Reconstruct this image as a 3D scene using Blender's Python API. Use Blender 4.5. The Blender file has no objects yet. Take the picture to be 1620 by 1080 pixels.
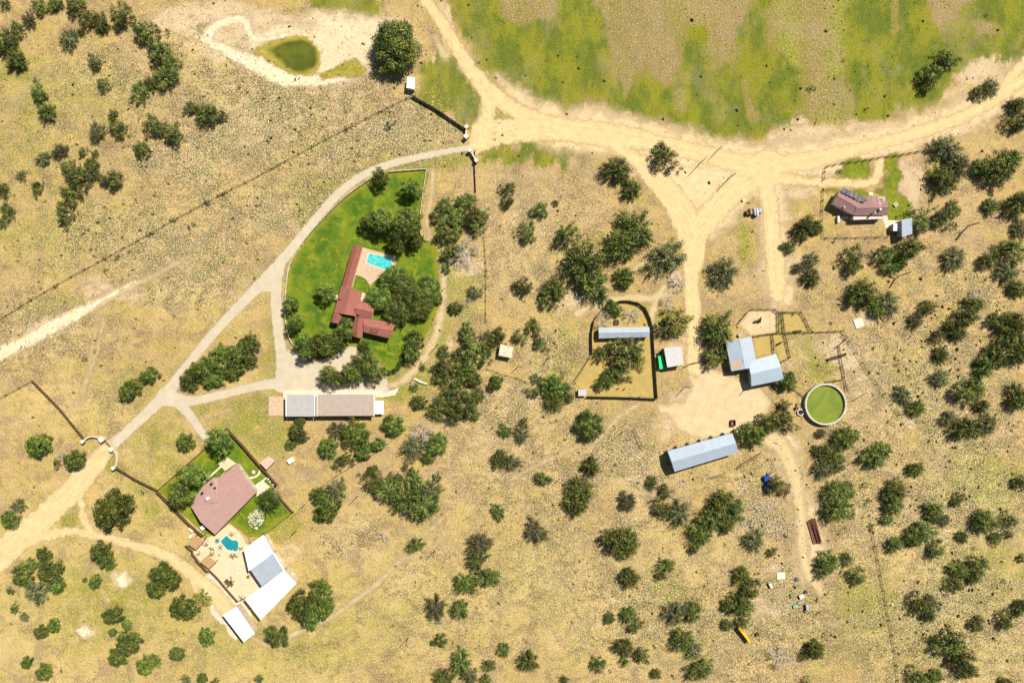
import bpy, bmesh, math, random
import numpy as np
from mathutils import Vector
R = math.radians
S = bpy.context.scene
COL = S.collection
random.seed(7); rng = np.random.default_rng(7)

# ---------------- camera, sky, sun, exposure ----------------
CAMH = 270.0
cd = bpy.data.cameras.new('camera'); cam = bpy.data.objects.new('camera', cd); COL.objects.link(cam)
cam.location = (0, 0, CAMH); cam.rotation_euler = (0, 0, 0)
cd.lens = 24; cd.sensor_width = 36; cd.clip_start = 1; cd.clip_end = 12000
S.camera = cam
SUN_EL = 52.5; SUN_DX, SUN_DY = 0.52, 0.56          # direction towards the sun (up right of the picture)
w = bpy.data.worlds.new('World'); S.world = w; w.use_nodes = True
wn = w.node_tree; bg = wn.nodes['Background']; sk = wn.nodes.new('ShaderNodeTexSky')
sk.sky_type = 'NISHITA'; sk.sun_disc = False; sk.sun_elevation = R(SUN_EL); sk.sun_rotation = math.atan2(SUN_DX, SUN_DY)
wn.links.new(sk.outputs[0], bg.inputs[0]); bg.inputs[1].default_value = 0.05
sl = bpy.data.lights.new('sun', 'SUN'); sl.energy = 4.9; sl.angle = R(0.5); sl.color = (1, .95, .86)
so = bpy.data.objects.new('sun', sl); COL.objects.link(so)
hd = math.hypot(SUN_DX, SUN_DY)
sv = Vector((SUN_DX/hd*math.cos(R(SUN_EL)), SUN_DY/hd*math.cos(R(SUN_EL)), math.sin(R(SUN_EL))))
so.rotation_euler = sv.to_track_quat('Z', 'Y').to_euler(); so.location = sv*300
S.view_settings.view_transform = 'Standard'; S.view_settings.look = 'None'
S.view_settings.gamma = 1; S.view_settings.exposure = 0.72; S.view_settings.use_curve_mapping = False
S.cycles.transparent_max_bounces = 24; S.cycles.max_bounces = 5

# ---------------- coordinates: 0.25 m on the ground for each pixel of the photograph ----------------
def W(px, py, h=0.0):
    k = 0.25*(1 - h/CAMH)
    return ((px-810)*k, (540-py)*k)
def Zm(s, ox, oy):
    return lambda *pts: [(ox+x/s, oy+y/s) for x, y in pts]
z1 = Zm(6, 510, 370); z2 = Zm(6, 245, 670); z3 = Zm(5.4, 280, 830); z4 = Zm(6, 900, 460)
z5 = Zm(4.911, 1090, 470); z6 = Zm(6.97, 1290, 235); z7 = Zm(4.91, 1030, 660); z8 = Zm(6, 1130, 860); z9 = Zm(8.305, 430, 600)

# ---------------- materials ----------------
class NT:
    def __init__(s, name):
        s.m = bpy.data.materials.new(name); s.m.use_nodes = True; s.t = s.m.node_tree
        s.b = s.t.nodes['Principled BSDF']; s.out = s.t.nodes['Material Output']
        s.pos = s.new('ShaderNodeNewGeometry').outputs['Position']
    def new(s, ty): return s.t.nodes.new(ty)
    def link(s, v, sock):
        if hasattr(v, 'is_output'): s.t.links.new(v, sock)
        elif isinstance(v, (tuple, list)): sock.default_value = (*v, 1)[:4] if len(sock.default_value) == 4 else v
        else: sock.default_value = v
    def noise(s, scale, detail=3, rough=.6, vec=None, dist=0):
        n = s.new('ShaderNodeTexNoise'); n.inputs['Scale'].default_value = scale; n.inputs['Detail'].default_value = detail
        n.inputs['Roughness'].default_value = rough; n.inputs['Distortion'].default_value = dist
        s.link(vec or s.pos, n.inputs['Vector']); return n.outputs['Fac']
    def vor(s, scale, out='Distance', rnd=1, vec=None):
        n = s.new('ShaderNodeTexVoronoi'); n.inputs['Scale'].default_value = scale; n.inputs['Randomness'].default_value = rnd
        s.link(vec or s.pos, n.inputs['Vector']); return n.outputs[out]
    def math(s, op, a, b=0.0, c=0.0):
        n = s.new('ShaderNodeMath'); n.operation = op
        s.link(a, n.inputs[0]); s.link(b, n.inputs[1]); s.link(c, n.inputs[2]); return n.outputs[0]
    def rng(s, v, lo, hi, a=0.0, b=1.0):
        n = s.new('ShaderNodeMapRange'); n.interpolation_type = 'SMOOTHSTEP'; s.link(v, n.inputs[0])
        n.inputs[1].default_value = lo; n.inputs[2].default_value = hi; n.inputs[3].default_value = a; n.inputs[4].default_value = b
        return n.outputs[0]
    def mix(s, f, a, b, mode='MIX'):
        n = s.new('ShaderNodeMix'); n.data_type = 'RGBA'; n.blend_type = mode
        s.link(f, n.inputs[0]); s.link(a, n.inputs[6]); s.link(b, n.inputs[7]); return n.outputs[2]
    def attr(s, name):
        n = s.new('ShaderNodeAttribute'); n.attribute_name = name; return n
    def sep(s, c):
        n = s.new('ShaderNodeSeparateColor'); s.link(c, n.inputs[0]); return n.outputs
    def map(s, scale=(1, 1, 1), rz=0, vec=None):
        n = s.new('ShaderNodeMapping'); s.link(vec or s.pos, n.inputs[0]); n.inputs['Scale'].default_value = scale; n.inputs['Rotation'].default_value = (0, 0, rz); return n.outputs[0]
    def bump(s, h, strength=.5, dist=.1):
        n = s.new('ShaderNodeBump'); n.inputs['Strength'].default_value = strength; n.inputs['Distance'].default_value = dist
        s.link(h, n.inputs['Height']); s.t.links.new(n.outputs[0], s.b.inputs['Normal'])
    def fin(s, col, rough=.9, spec=.2, alpha=None, metal=0):
        s.link(col, s.b.inputs['Base Color']); s.link(rough, s.b.inputs['Roughness'])
        s.b.inputs['Specular IOR Level'].default_value = spec; s.b.inputs['Metallic'].default_value = metal
        if alpha is not None: s.link(alpha, s.b.inputs['Alpha'])
        return s.m

def simple(name, c1, c2=None, scale=1.5, rough=.85, spec=.2, bump=0, metal=0, lo=.35, hi=.65):
    n = NT(name); c2 = c2 or tuple(x*.8 for x in c1)
    f = n.rng(n.noise(scale, 5, .65), lo, hi)
    if bump: n.bump(n.noise(scale*3, 3), bump, .1)
    return n.fin(n.mix(f, c1, c2), rough, spec, metal=metal)

def roofmat(name, c1, c2, rz, pitch=1.0, rough=.6, metal=0, dirt=(.30, .27, .23), dirtamt=.35, spec=.3, seam=.12, streak=.25):
    """sheet or shingle roof: ribs across the ridge direction rz, streaked weathering"""
    n = NT(name)
    v = n.map((1, 1, 1), -rz)
    sx = n.new('ShaderNodeSeparateXYZ'); n.link(v, sx.inputs[0])
    rib = n.math('FRACT', n.math('DIVIDE', sx.outputs[0], pitch))
    ribm = n.rng(n.math('ABSOLUTE', n.math('SUBTRACT', rib, .5)), .40, .49)
    pan = n.new('ShaderNodeTexWhiteNoise'); pan.noise_dimensions = '1D'
    n.link(n.math('FLOOR', n.math('DIVIDE', sx.outputs[0], pitch*1.0)), pan.inputs['W'])
    st = n.noise(1.0, 4, .6, vec=n.map((1.6, .25, 1), 0, vec=v))
    f = n.rng(n.noise(.5, 5, .7), .3, .7)
    c = n.mix(f, c1, c2)
    c = n.mix(n.math('MULTIPLY', n.rng(st, .5, .8), dirtamt), c, dirt)
    c = n.mix(n.math('MULTIPLY', pan.outputs['Value'], streak), c, tuple(x*.75 for x in c1))
    c = n.mix(n.math('MULTIPLY', ribm, seam*2), c, tuple(x*.5 for x in c1))
    n.bump(ribm, .4, .05)
    return n.fin(c, rough, spec, metal=metal)

# ---------------- object helpers ----------------
def mesh(name, verts, faces, mats=(), midx=None):
    me = bpy.data.meshes.new(name)
    me.from_pydata([tuple(v) for v in verts], [], [tuple(f) for f in faces])
    for m in (mats if isinstance(mats, (list, tuple)) else [mats]): me.materials.append(m)
    if midx: me.polygons.foreach_set('material_index', midx)
    me.update(); return me
def qmesh(name, V, nper, mat):
    """V (n*nper,3) array of separate polygons with nper corners"""
    V = np.asarray(V, dtype=np.float32).reshape(-1, 3); n = len(V)//nper
    me = bpy.data.meshes.new(name); me.vertices.add(len(V)); me.vertices.foreach_set('co', V.ravel())
    me.loops.add(len(V)); me.loops.foreach_set('vertex_index', np.arange(len(V), dtype=np.int32))
    me.polygons.add(n); me.polygons.foreach_set('loop_start', np.arange(0, n*nper, nper, dtype=np.int32))
    me.polygons.foreach_set('loop_total', np.full(n, nper, dtype=np.int32))
    me.materials.append(mat); me.update(calc_edges=True); return me
class MB:
    """collects boxes, tubes and prisms into one mesh"""
    def __init__(s): s.v = []; s.f = []; s.mi = []
    def add(s, v, f, mi=0):
        k = len(s.v); s.v += [tuple(p) for p in v]; s.f += [tuple(i+k for i in q) for q in f]; s.mi += [mi]*len(f); return s
    def prism(s, poly, z0, z1, mi=0, poly2=None):
        n = len(poly); p2 = poly2 or poly
        a = sum(poly[i][0]*poly[(i+1) % n][1]-poly[(i+1) % n][0]*poly[i][1] for i in range(n))
        if a < 0: poly = poly[::-1]; p2 = p2[::-1]
        s.add([(x, y, z0) for x, y in poly]+[(x, y, z1) for x, y in p2],
              [tuple(range(n))[::-1], tuple(range(n, 2*n))]+[(i, (i+1) % n, n+(i+1) % n, n+i) for i in range(n)], mi); return s
    def box(s, c, d, rz=0, mi=0, tilt=0):
        x, y, z = c; a, b, h = d[0]/2, d[1]/2, d[2]/2; cs, sn = math.cos(rz), math.sin(rz)
        v = [(x+i*a*cs-j*b*sn, y+i*a*sn+j*b*cs, z+k*h+i*a*math.tan(tilt)) for k in (-1, 1) for i, j in ((-1, -1), (1, -1), (1, 1), (-1, 1))]
        s.add(v, [(3, 2, 1, 0), (4, 5, 6, 7), (0, 1, 5, 4), (1, 2, 6, 5), (2, 3, 7, 6), (3, 0, 4, 7)], mi); return s
    def tube(s, p, q, r0, r1=None, n=8, mi=0):
        r1 = r0 if r1 is None else r1; p = Vector(p); q = Vector(q); d = (q-p).normalized()
        u = d.orthogonal().normalized(); v = d.cross(u)
        vs = [p+(u*math.cos(2*math.pi*i/n)+v*math.sin(2*math.pi*i/n))*r0 for i in range(n)] + \
             [q+(u*math.cos(2*math.pi*i/n)+v*math.sin(2*math.pi*i/n))*r1 for i in range(n)]
        s.add(vs, [tuple(range(n))[::-1], tuple(range(n, 2*n))]+[(i, (i+1) % n, n+(i+1) % n, n+i) for i in range(n)], mi); return s
    def ring(s, c, r0, r1, z0, z1, n=64, mi=0):
        v = []
        for i in range(n):
            a = 2*math.pi*i/n
            for r, z in ((r0, z0), (r1, z0), (r1, z1), (r0, z1)): v.append((c[0]+r*math.cos(a), c[1]+r*math.sin(a), z))
        f = []
        for i in range(n):
            a, b = i*4, ((i+1) % n)*4
            for k in range(4): f.append((a+k, b+k, b+(k+1) % 4, a+(k+1) % 4))
        s.add(v, f, mi); return s
def tagit(o, label=None, cat=None, group=None, kind=None):
    if label: o['label'] = label
    if cat: o['category'] = cat
    if group: o['group'] = group
    if kind: o['kind'] = kind
    return o
class Thing:
    def __init__(s, name, xy, label, cat, group=None):
        s.o = bpy.data.objects.new(name, None); COL.objects.link(s.o); s.o.location = (xy[0], xy[1], 0); s.x, s.y = xy
        tagit(s.o, label, cat, group)
    def part(s, name, mb, mats, parent=None, label=None, smooth=False):
        me = mesh(name, [(x-s.x, y-s.y, z) for x, y, z in mb.v], mb.f, mats, mb.mi)
        if smooth: me.polygons.foreach_set('use_smooth', [True]*len(me.polygons))
        o = bpy.data.objects.new(name, me); COL.objects.link(o); o.parent = parent or s.o
        if label: o['label'] = label
        return o
def single(name, mb, mats, label, cat, group=None, origin=None):
    ox, oy = origin or (sum(v[0] for v in mb.v)/len(mb.v), sum(v[1] for v in mb.v)/len(mb.v))
    me = mesh(name, [(x-ox, y-oy, z) for x, y, z in mb.v], mb.f, mats, mb.mi)
    o = bpy.data.objects.new(name, me); COL.objects.link(o); o.location = (ox, oy, 0); tagit(o, label, cat, group); return o
def copy_tree(o, loc, rz=None, sc=None):
    c = o.copy(); COL.objects.link(c); c.location = loc
    if rz is not None: c.rotation_euler = (0, 0, rz)
    if sc is not None: c.scale = sc
    for ch in o.children:
        d = ch.copy(); COL.objects.link(d); d.parent = c
        for g in ch.children:
            e = g.copy(); COL.objects.link(e); e.parent = d
    return c

# ---------------- raster helpers (world metres) ----------------
def seg_dist(X, Y, a, b):
    dx, dy = b[0]-a[0], b[1]-a[1]; L = dx*dx+dy*dy+1e-9
    t = np.clip(((X-a[0])*dx+(Y-a[1])*dy)/L, 0, 1)
    return np.hypot(X-a[0]-t*dx, Y-a[1]-t*dy), t
def smooth_line(pts, k=6):
    """Catmull-Rom through (x, y, w)"""
    p = [pts[0]]+list(pts)+[pts[-1]]; out = []
    for i in range(1, len(p)-2):
        for j in range(k):
            t = j/k; q = []
            for c in range(len(p[0])):
                a, b, d, e = p[i-1][c], p[i][c], p[i+1][c], p[i+2][c]
                q.append(.5*(2*b+(d-a)*t+(2*a-5*b+4*d-e)*t*t+(3*b-a-3*d+e)*t**3))
            out.append(tuple(q))
    out.append(tuple(pts[-1])); return out
def sd_line(X, Y, pts):
    """signed: positive inside a road along pts (px,py,width px)"""
    pts = smooth_line([(*p, 10)[:3] if len(p) == 2 else p for p in pts], 5)
    D = np.full(X.shape, -1e3)
    q = [(*W(p[0], p[1]), p[2]*.25) for p in pts]
    for a, b in zip(q[:-1], q[1:]):
        m = max(a[2], b[2])/2+6
        x0, x1 = min(a[0], b[0])-m, max(a[0], b[0])+m; y0, y1 = min(a[1], b[1])-m, max(a[1], b[1])+m
        M = (X > x0) & (X < x1) & (Y > y0) & (Y < y1)
        if not M.any(): continue
        d, t = seg_dist(X[M], Y[M], a, b)
        D[M] = np.maximum(D[M], (a[2]*(1-t)+b[2]*t)/2-d)
    return D
def sd_poly(X, Y, poly, px=True, smooth=False):
    if smooth: poly = smooth_line(list(poly)+[poly[0]], 5)[:-1]
    q = [W(*p) for p in poly] if px else poly
    D = np.full(X.shape, 1e9); ins = np.zeros(X.shape, bool)
    for a, b in zip(q, q[1:]+q[:1]):
        D = np.minimum(D, seg_dist(X, Y, a, b)[0])
        c = ((a[1] > Y) != (b[1] > Y))
        with np.errstate(divide='ignore', invalid='ignore'):
            c &= X < (b[0]-a[0])*(Y-a[1])/((b[1]-a[1]) if b[1] != a[1] else 1e-9)+a[0]
        ins ^= c
    return np.where(ins, D, -D)
def vnoise(X, Y, sc, seed):
    g = np.random.default_rng(seed).random((256, 256))
    x = X/sc; y = Y/sc; xi = np.floor(x).astype(int); yi = np.floor(y).astype(int)
    fx = x-xi; fy = y-yi; fx = fx*fx*(3-2*fx); fy = fy*fy*(3-2*fy)
    G = lambda i, j: g[i % 256, j % 256]
    return (G(xi, yi)*(1-fx)+G(xi+1, yi)*fx)*(1-fy)+(G(xi, yi+1)*(1-fx)+G(xi+1, yi+1)*fx)*fy
def fbm(X, Y, sc, seed, o=4):
    return sum(vnoise(X, Y, sc/2**i, seed+i)*.5**i for i in range(o))/sum(.5**i for i in range(o))
def grid_mesh(name, xs, ys, z, mat, keep=None, attrs=(), zarr=None):
    nx, ny = len(xs), len(ys); X, Y = np.meshgrid(xs, ys)
    V = np.stack([X, Y, np.full_like(X, z) if zarr is None else zarr], -1).reshape(-1, 3)
    idx = np.arange(nx*ny).reshape(ny, nx)
    F = np.stack([idx[:-1, :-1], idx[:-1, 1:], idx[1:, 1:], idx[1:, :-1]], -1).reshape(-1, 4)
    if keep is not None:
        F = F[keep.ravel()[F].any(1)]
    used = np.unique(F); rem = -np.ones(len(V), int); rem[used] = np.arange(len(used)); V = V[used]; F = rem[F]
    me = bpy.data.meshes.new(name); me.vertices.add(len(V)); me.vertices.foreach_set('co', V.astype(np.float32).ravel())
    me.loops.add(F.size); me.loops.foreach_set('vertex_index', F.astype(np.int32).ravel())
    me.polygons.add(len(F)); me.polygons.foreach_set('loop_start', np.arange(0, F.size, 4, dtype=np.int32)); me.polygons.foreach_set('loop_total', np.full(len(F), 4, dtype=np.int32))
    me.materials.append(mat); me.update(calc_edges=True)
    for an, arr in attrs:
        if arr.ndim == 3:
            a = me.attributes.new(an, 'FLOAT_COLOR', 'POINT'); c = np.ones((len(used), 4), np.float32); c[:, :3] = arr.reshape(-1, 3)[used]; a.data.foreach_set('color', c.ravel())
        else:
            a = me.attributes.new(an, 'FLOAT', 'POINT'); a.data.foreach_set('value', arr.ravel()[used].astype(np.float32))
    o = bpy.data.objects.new(name, me); COL.objects.link(o); return o
def patch(name, shapes, z, mat, res=.5, fringe=2.6, kind='structure', bbox=None, **tags):
    """a thin ground sheet whose border follows shapes: ('l', pts) roads, ('p', pts) / ('s', pts) plain or rounded polygons"""
    allp = [W(p[0], p[1]) for k, pts in shapes for p in pts]
    mw = max([p[2]*.125 for k, pts in shapes for p in pts if len(p) > 2]+[0])+3
    x0 = min(p[0] for p in allp)-mw; x1 = max(p[0] for p in allp)+mw; y0 = min(p[1] for p in allp)-mw; y1 = max(p[1] for p in allp)+mw
    xs = np.arange(x0, x1, res); ys = np.arange(y0, y1, res); X, Y = np.meshgrid(xs, ys)
    D = np.full(X.shape, -1e3)
    for k, pts in shapes:
        D = np.maximum(D, sd_line(X, Y, pts) if k == 'l' else sd_poly(X, Y, pts, smooth=(k == 's')))
    o = grid_mesh(name, xs, ys, z, mat, keep=D > -fringe, attrs=[('edge', D)])
    tagit(o, kind=kind, **tags); return o
def edge_alpha(n, soft=.3, amp=1.2, scale=.8, off=0.0):
    e = n.attr('edge').outputs['Fac']
    nz = n.math('MULTIPLY', n.math('SUBTRACT', n.noise(scale, 4, .7), .5), amp*2)
    return n.rng(n.math('ADD', n.math('ADD', e, nz), off), -soft, soft)

# ---------------- ground regions painted as masks of real ground cover ----------------
GREEN = [  # pasture grass
 [(700,-30),(930,-30),(950,40),(966,80),(964,105),(985,140),(1010,160),(1035,188),(1000,178),(960,158),(925,168),(890,186),(850,165),(800,135),(760,92),(725,40)],
 [(985,160),(1008,122),(1026,102),(1050,132),(1083,122),(1086,48),(1112,48),(1125,100),(1140,104),(1168,95),(1175,40),(1190,10),(1208,-20),(1215,60),(1240,95),(1262,110),(1265,170),(1245,190),(1215,210),(1180,215),(1150,236),(1130,238),(1110,205),(1060,190),(1010,180)],
 [(1345,-30),(1400,-30),(1412,40),(1422,46),(1420,-30),(1470,-30),(1470,30),(1480,55),(1500,60),(1512,30),(1560,-30),(1640,-30),(1640,90),(1600,92),(1560,96),(1530,110),(1508,130),(1490,160),(1470,178),(1440,160),(1400,188),(1355,180),(1340,120)],
 [(694,70),(720,88),(750,132),(762,168),(750,206),(730,198),(700,175),(656,150),(668,110),(680,85)],
 [(450,-30),(610,-30),(602,12),(582,28),(550,18),(500,6)],
 [(757,240),(800,226),(880,219),(914,228),(919,258),(888,266),(830,250),(770,254)],
 [(1060,250),(1085,258),(1078,272),(1050,265)],
]
FIELD_TAN = [[(775,-30),(892,-30),(884,32),(850,36),(822,46),(790,30)], [(1060,130),(1095,140),(1088,190),(1062,175)], [(1165,120),(1182,120),(1200,190),(1185,200)],
             [(1405,-30),(1420,-30),(1424,48),(1412,48)], [(1530,30),(1580,30),(1590,60),(1545,60)]]
OLIVE = [  # yellow green tinge: (x,y,rx,ry,strength)
 (690,250,60,12,.9),(640,262,50,14,.8),(500,305,35,25,1),(480,330,20,20,1),(560,232,120,18,.5),(700,235,45,10,.9),(440,560,20,70,.6),(400,640,60,14,.6),
 (215,620,80,40,.35),(240,690,60,30,.5),(330,640,60,12,.4),(385,670,40,30,.8),(430,690,30,30,.7),(690,395,15,60,1),(700,440,30,40,1),(690,510,25,50,1),(650,600,60,20,.9),
 (620,620,45,12,.7),(745,470,22,50,.7),(440,830,35,25,.8),(110,825,22,22,.9),(240,800,50,40,.4),(165,730,14,20,.7),(100,150,180,80,.35),(30,230,120,80,.35),(80,370,160,60,.35),
 (250,750,80,60,.4),(170,950,150,80,.45),(500,1020,180,60,.35),(330,1030,120,50,.35),(600,980,140,60,.3),(1150,1000,60,40,.3),(1050,930,40,30,.6),(1370,960,50,50,.9),(1330,1010,60,50,.5),
 (1560,760,60,40,.8),(1560,900,100,80,.45),(1450,1000,120,80,.35),(1180,380,16,28,.8),(1300,560,40,20,.8),(1290,590,24,16,1),(1335,545,10,14,1),(960,385,30,18,.5),(1000,500,50,24,.8),
 (1440,600,60,60,.25),(1190,310,18,14,.9),(1140,285,20,16,.6),(1260,280,40,8,.4),(920,470,60,20,.4),(780,650,60,40,.2),(840,200,30,10,.6),(780,200,16,30,.8),(1250,520,16,30,.8),(900,560,40,60,.4),(1330,70,30,120,.9),(1240,60,18,100,.9),(1100,100,14,90,.7),(1370,270,80,10,.5),
 (860,900,120,120,.25),(420,1000,60,30,.3),(60,100,30,10,.6),(20,120,30,10,.8),(35,180,20,10,.7),(60,490,50,14,.6),(110,480,40,16,.5)]
BROWN = [(1590,200,30,40,.4),(860,290,80,50,.6),(900,400,60,40,.3),(1240,320,24,24,.7),(1150,440,40,60,.4),(850,340,90,60,.3),(300,410,60,40,.5),(180,450,50,30,.4),(1380,265,20,30,.5),(1310,265,14,12,.9),
 (420,660,20,30,.5),(380,560,30,50,.3),(700,880,60,30,.3),(490,830,30,40,.3),(1022,658,20,14,1.3),(960,690,30,10,.8),(1070,620,40,16,.6),(1340,990,40,60,.7),(1290,920,30,50,.6),(1000,60,80,80,.6),(1150,60,30,60,.5),(1300,60,24,100,.5),(1230,30,30,40,.4),
 (1330,150,30,30,.8),(560,130,80,20,.3),(660,205,90,40,.5),(560,200,60,30,.4),(1430,300,30,60,.3),(840,30,30,24,.6),(1520,60,50,40,.3),(1360,620,40,60,.35),(1580,680,60,60,.3),(230,930,60,40,.15),(750,700,120,40,.2)]
ROCKY = [(430,170,190,90,1),(330,230,150,80,1),(230,380,160,70,.9),(420,330,130,60,.9),(620,200,110,50,1),(520,240,120,50,.8),(60,520,120,60,.8),(280,60,120,60,.4),(170,110,120,60,.5),(1480,620,170,160,.9),(1540,450,120,80,.5),(1450,800,200,120,.9),(1500,980,160,120,.9),
 (1180,980,160,110,.8),(1000,950,160,150,.6),(850,760,140,90,.7),(830,640,120,60,.7),(870,550,60,50,.7),(990,720,80,60,1),(1200,780,120,80,.6),(700,950,160,130,.35),(560,850,60,40,.7),(850,400,140,100,.5),(1200,820,60,40,1),(1220,940,80,40,1),(1010,800,100,60,.6),
 (90,220,120,90,.35),(860,900,140,140,.5),(300,440,100,40,.9),(1290,470,80,50,.4),(720,760,80,60,.3),(1350,700,80,120,.6),(170,640,60,60,.3),(620,1040,300,50,.2),(1060,260,60,20,.3)]
PALE = [(540,80,40,30,1),(430,40,80,24,.9),(560,90,40,20,.8),(360,60,50,40,.9),(300,30,60,40,.7),(580,60,90,40,.9),(520,30,80,30,.7),(350,30,60,30,.9),(310,60,30,30,.6),(700,60,16,60,.8),(690,100,10,30,.9),(850,175,60,14,.9),(950,185,50,20,1),(1060,205,60,14,.6),(1290,225,70,22,1),(1260,200,40,20,.6),(1400,210,60,24,1),(1560,110,60,30,.9),(1540,150,80,30,.7),(1440,170,30,20,.6),
 (1130,300,70,50,.9),(1180,290,60,20,1),(1110,250,60,14,.6),(1160,330,30,30,.7),(1240,300,60,16,.8),(1235,440,40,60,.7),(1190,500,30,10,.5),(1440,300,26,60,.9),(1430,250,24,20,.6),(1000,270,30,30,.5),(1070,440,30,40,.6),(920,480,60,20,.8),(1080,540,60,40,.6),
 (1240,560,70,40,.5),(1330,560,60,30,.8),(1370,600,40,50,.5),(1120,650,80,50,.9),(1060,680,30,20,.5),(1250,760,40,60,.5),(1280,830,40,60,.4),(1280,900,40,40,.5),(1210,960,60,20,.7),(1000,760,40,40,.5),(80,520,60,20,.7),(190,460,90,24,.6),(290,410,60,16,.5),
 (195,915,20,14,.9),(130,1000,16,8,.8),(430,700,30,20,.4),(640,420,10,10,.1),(710,560,14,30,.7),(700,490,12,40,.9),(740,420,30,20,.7),(780,580,50,30,.4),(460,880,40,30,.5),(350,880,60,16,.3),(1590,650,40,30,.3),(1450,672,14,10,.8),(1370,510,20,16,.9),(1400,540,40,30,.4),(1500,290,60,30,.4),(1550,560,30,30,.3),
 (800,940,60,40,.2),(750,1000,60,40,.25),(250,470,60,20,.3),(480,120,90,10,.8),(1340,520,60,10,.4),(860,470,50,16,.4),(830,280,60,30,.3),(1020,120,20,40,.1),(1200,1060,60,20,.4),(1590,1050,60,30,.4)]

STRAW = [(200,900,260,180,1),(60,1000,160,120,1),(420,1030,200,80,1),(240,720,120,80,.7),(100,640,160,80,.7),(330,480,160,60,.5),(90,380,160,80,.5),(600,960,200,120,.8),(560,840,100,80,.5),(850,930,140,120,.7),(1480,880,160,120,.8),(1560,1000,120,80,.6),(1540,770,90,60,.8),
 (60,120,120,60,.5),(310,60,80,50,.8),(1100,860,100,80,.5),(720,780,120,80,.4),(1380,970,80,60,.6),(900,560,50,60,.7),(1480,640,60,60,.4),(970,1040,120,50,.5),(400,620,70,40,.7),(690,560,30,80,.8),(700,420,20,60,.9)]
PINK = [(500,150,160,80,.8),(380,200,120,80,.6),(560,60,120,60,.7),(240,90,100,60,.5),(850,310,120,90,.7),(820,430,80,60,.5),(780,700,160,70,.6),(930,870,100,80,.5),(1160,440,80,80,.5),(1430,330,40,70,.9),(1380,620,60,60,.9),(1340,560,60,30,.9),(1500,330,100,100,.5),(1250,440,60,60,.4),(1010,760,80,60,.5),(1220,930,60,60,.6),(1320,1000,40,60,.5),(640,860,120,60,.4),(620,760,60,40,.3),(1040,70,80,60,.6),(1160,50,40,60,.5),(1310,60,30,120,.3),(840,20,40,30,.6)]
xin = np.arange(-216, 216.1, .6); yin = np.arange(-148, 148.1, .6)
ext = np.array([1.2, 3, 6, 12, 24, 50, 100, 220, 500, 1100, 2400, 4500.])
xs = np.concatenate([-216-ext[::-1], xin, 216+ext]); ys = np.concatenate([-148-ext[::-1], yin, 148+ext])
X, Y = np.meshgrid(xs, ys)
PX = X/.25+810; PY = 540-Y/.25
wx = (fbm(X, Y, 14, 3)-.5)*60; wy = (fbm(X, Y, 14, 9)-.5)*60
green = np.zeros_like(X)
for g in GREEN: green = np.maximum(green, np.clip(sd_poly(X+(fbm(X, Y, 5, 21)-.5)*7, Y+(fbm(X, Y*.4, 6, 22)-.5)*14, g)/7+.5, 0, 1))
for g in FIELD_TAN: green = np.minimum(green, 1-.9*np.clip(sd_poly(X, Y, g)/4+.4, 0, 1))
def blobs(L):
    o = np.zeros_like(X)
    for x, y, rx, ry, s in L:
        d = ((PX+wx-x)/rx)**2+((PY+wy*.6-y)/ry)**2
        o = np.maximum(o, s*np.exp(-d*.9))
    return o
olive = blobs(OLIVE); brown = blobs(BROWN); rocky = blobs(ROCKY); pale = blobs(PALE)
outside = np.clip((np.maximum(np.abs(X)-205, np.abs(Y)-137))/10, 0, 1)
rocky = np.maximum(rocky, outside*fbm(X, Y, 60, 31)*1.2); olive = np.maximum(olive, outside*(fbm(X, Y, 80, 41)-.3))
rocky = np.clip(rocky*(.35+1.3*fbm(X, Y, 12, 51)), 0, 1.2)
mA = np.stack([green, rocky, pale], -1); field = np.clip(sd_poly(X, Y, [(700,-200),(700,10),(760,90),(800,128),(850,165),(890,180),(960,165),(1000,185),(1110,215),(1150,236),(1250,200),(1340,195),(1400,195),(1480,172),(1510,120),(1640,90),(2400,90),(2400,-400),(700,-400)])/6+.5, 0, 1)
for q in ([(150,480,10),(225,440,22),(262,412,28),(320,380,24),(360,350,20),(430,320,24)], [(520,250,20),(580,215,30),(640,185,26),(700,205,14)], [(20,500,8),(80,495,10),(130,470,8)], [(205,445,8),(240,425,10),(300,395,8)], [(1296,205,4),(1318,222,5),(1334,234,4)], [(700,150,10),(640,180,10)]):
    brown = np.maximum(brown, 1.1*np.clip(sd_line(X+wx*.06, Y+wy*.06, q)/3+.5, 0, 1))
straw = blobs(STRAW); pink = blobs(PINK); mB = np.stack([olive, brown, straw], -1); mC = np.stack([pink, field, pink], -1)

n = NT('dry pasture ground')
a = n.sep(n.attr('mA').outputs['Color']); b = n.sep(n.attr('mB').outputs['Color'])
n30, n6, n1, n03 = n.noise(.035, 4, .6), n.noise(.16, 5, .65), n.noise(.9, 4, .7), n.noise(2.6, 3, .7)
fine = n.noise(4.5, 2, .8)
pk = n.sep(n.attr('mC').outputs['Color'])
col = n.mix(n.rng(n6, .3, .7), (.435, .295, .100), (.35, .235, .080))
col = n.mix(n.rng(n.math('ADD', b[2], n.math('SUBTRACT', n6, .5)), .1, .8), col, (.50, .365, .125))
col = n.mix(n.math('MULTIPLY', n.rng(n.math('ADD', pk[0], n.math('SUBTRACT', n.noise(.2, 5, .7), .5)), .1, .8), .85), col, (.43, .30, .165))
col = n.mix(n.math('MULTIPLY', n.rng(n1, .42, .68), .5), col, (.52, .37, .165))
col = n.mix(n.math('MULTIPLY', n.rng(n.noise(.07, 5, .65), .46, .60), .45), col, (.35, .285, .05))      # greener dry grass
col = n.mix(n.math('MULTIPLY', n.rng(n.noise(.11, 5, .75, dist=.6), .49, .59), .75), col, (.27, .18, .095))          # mauve dirt
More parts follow.
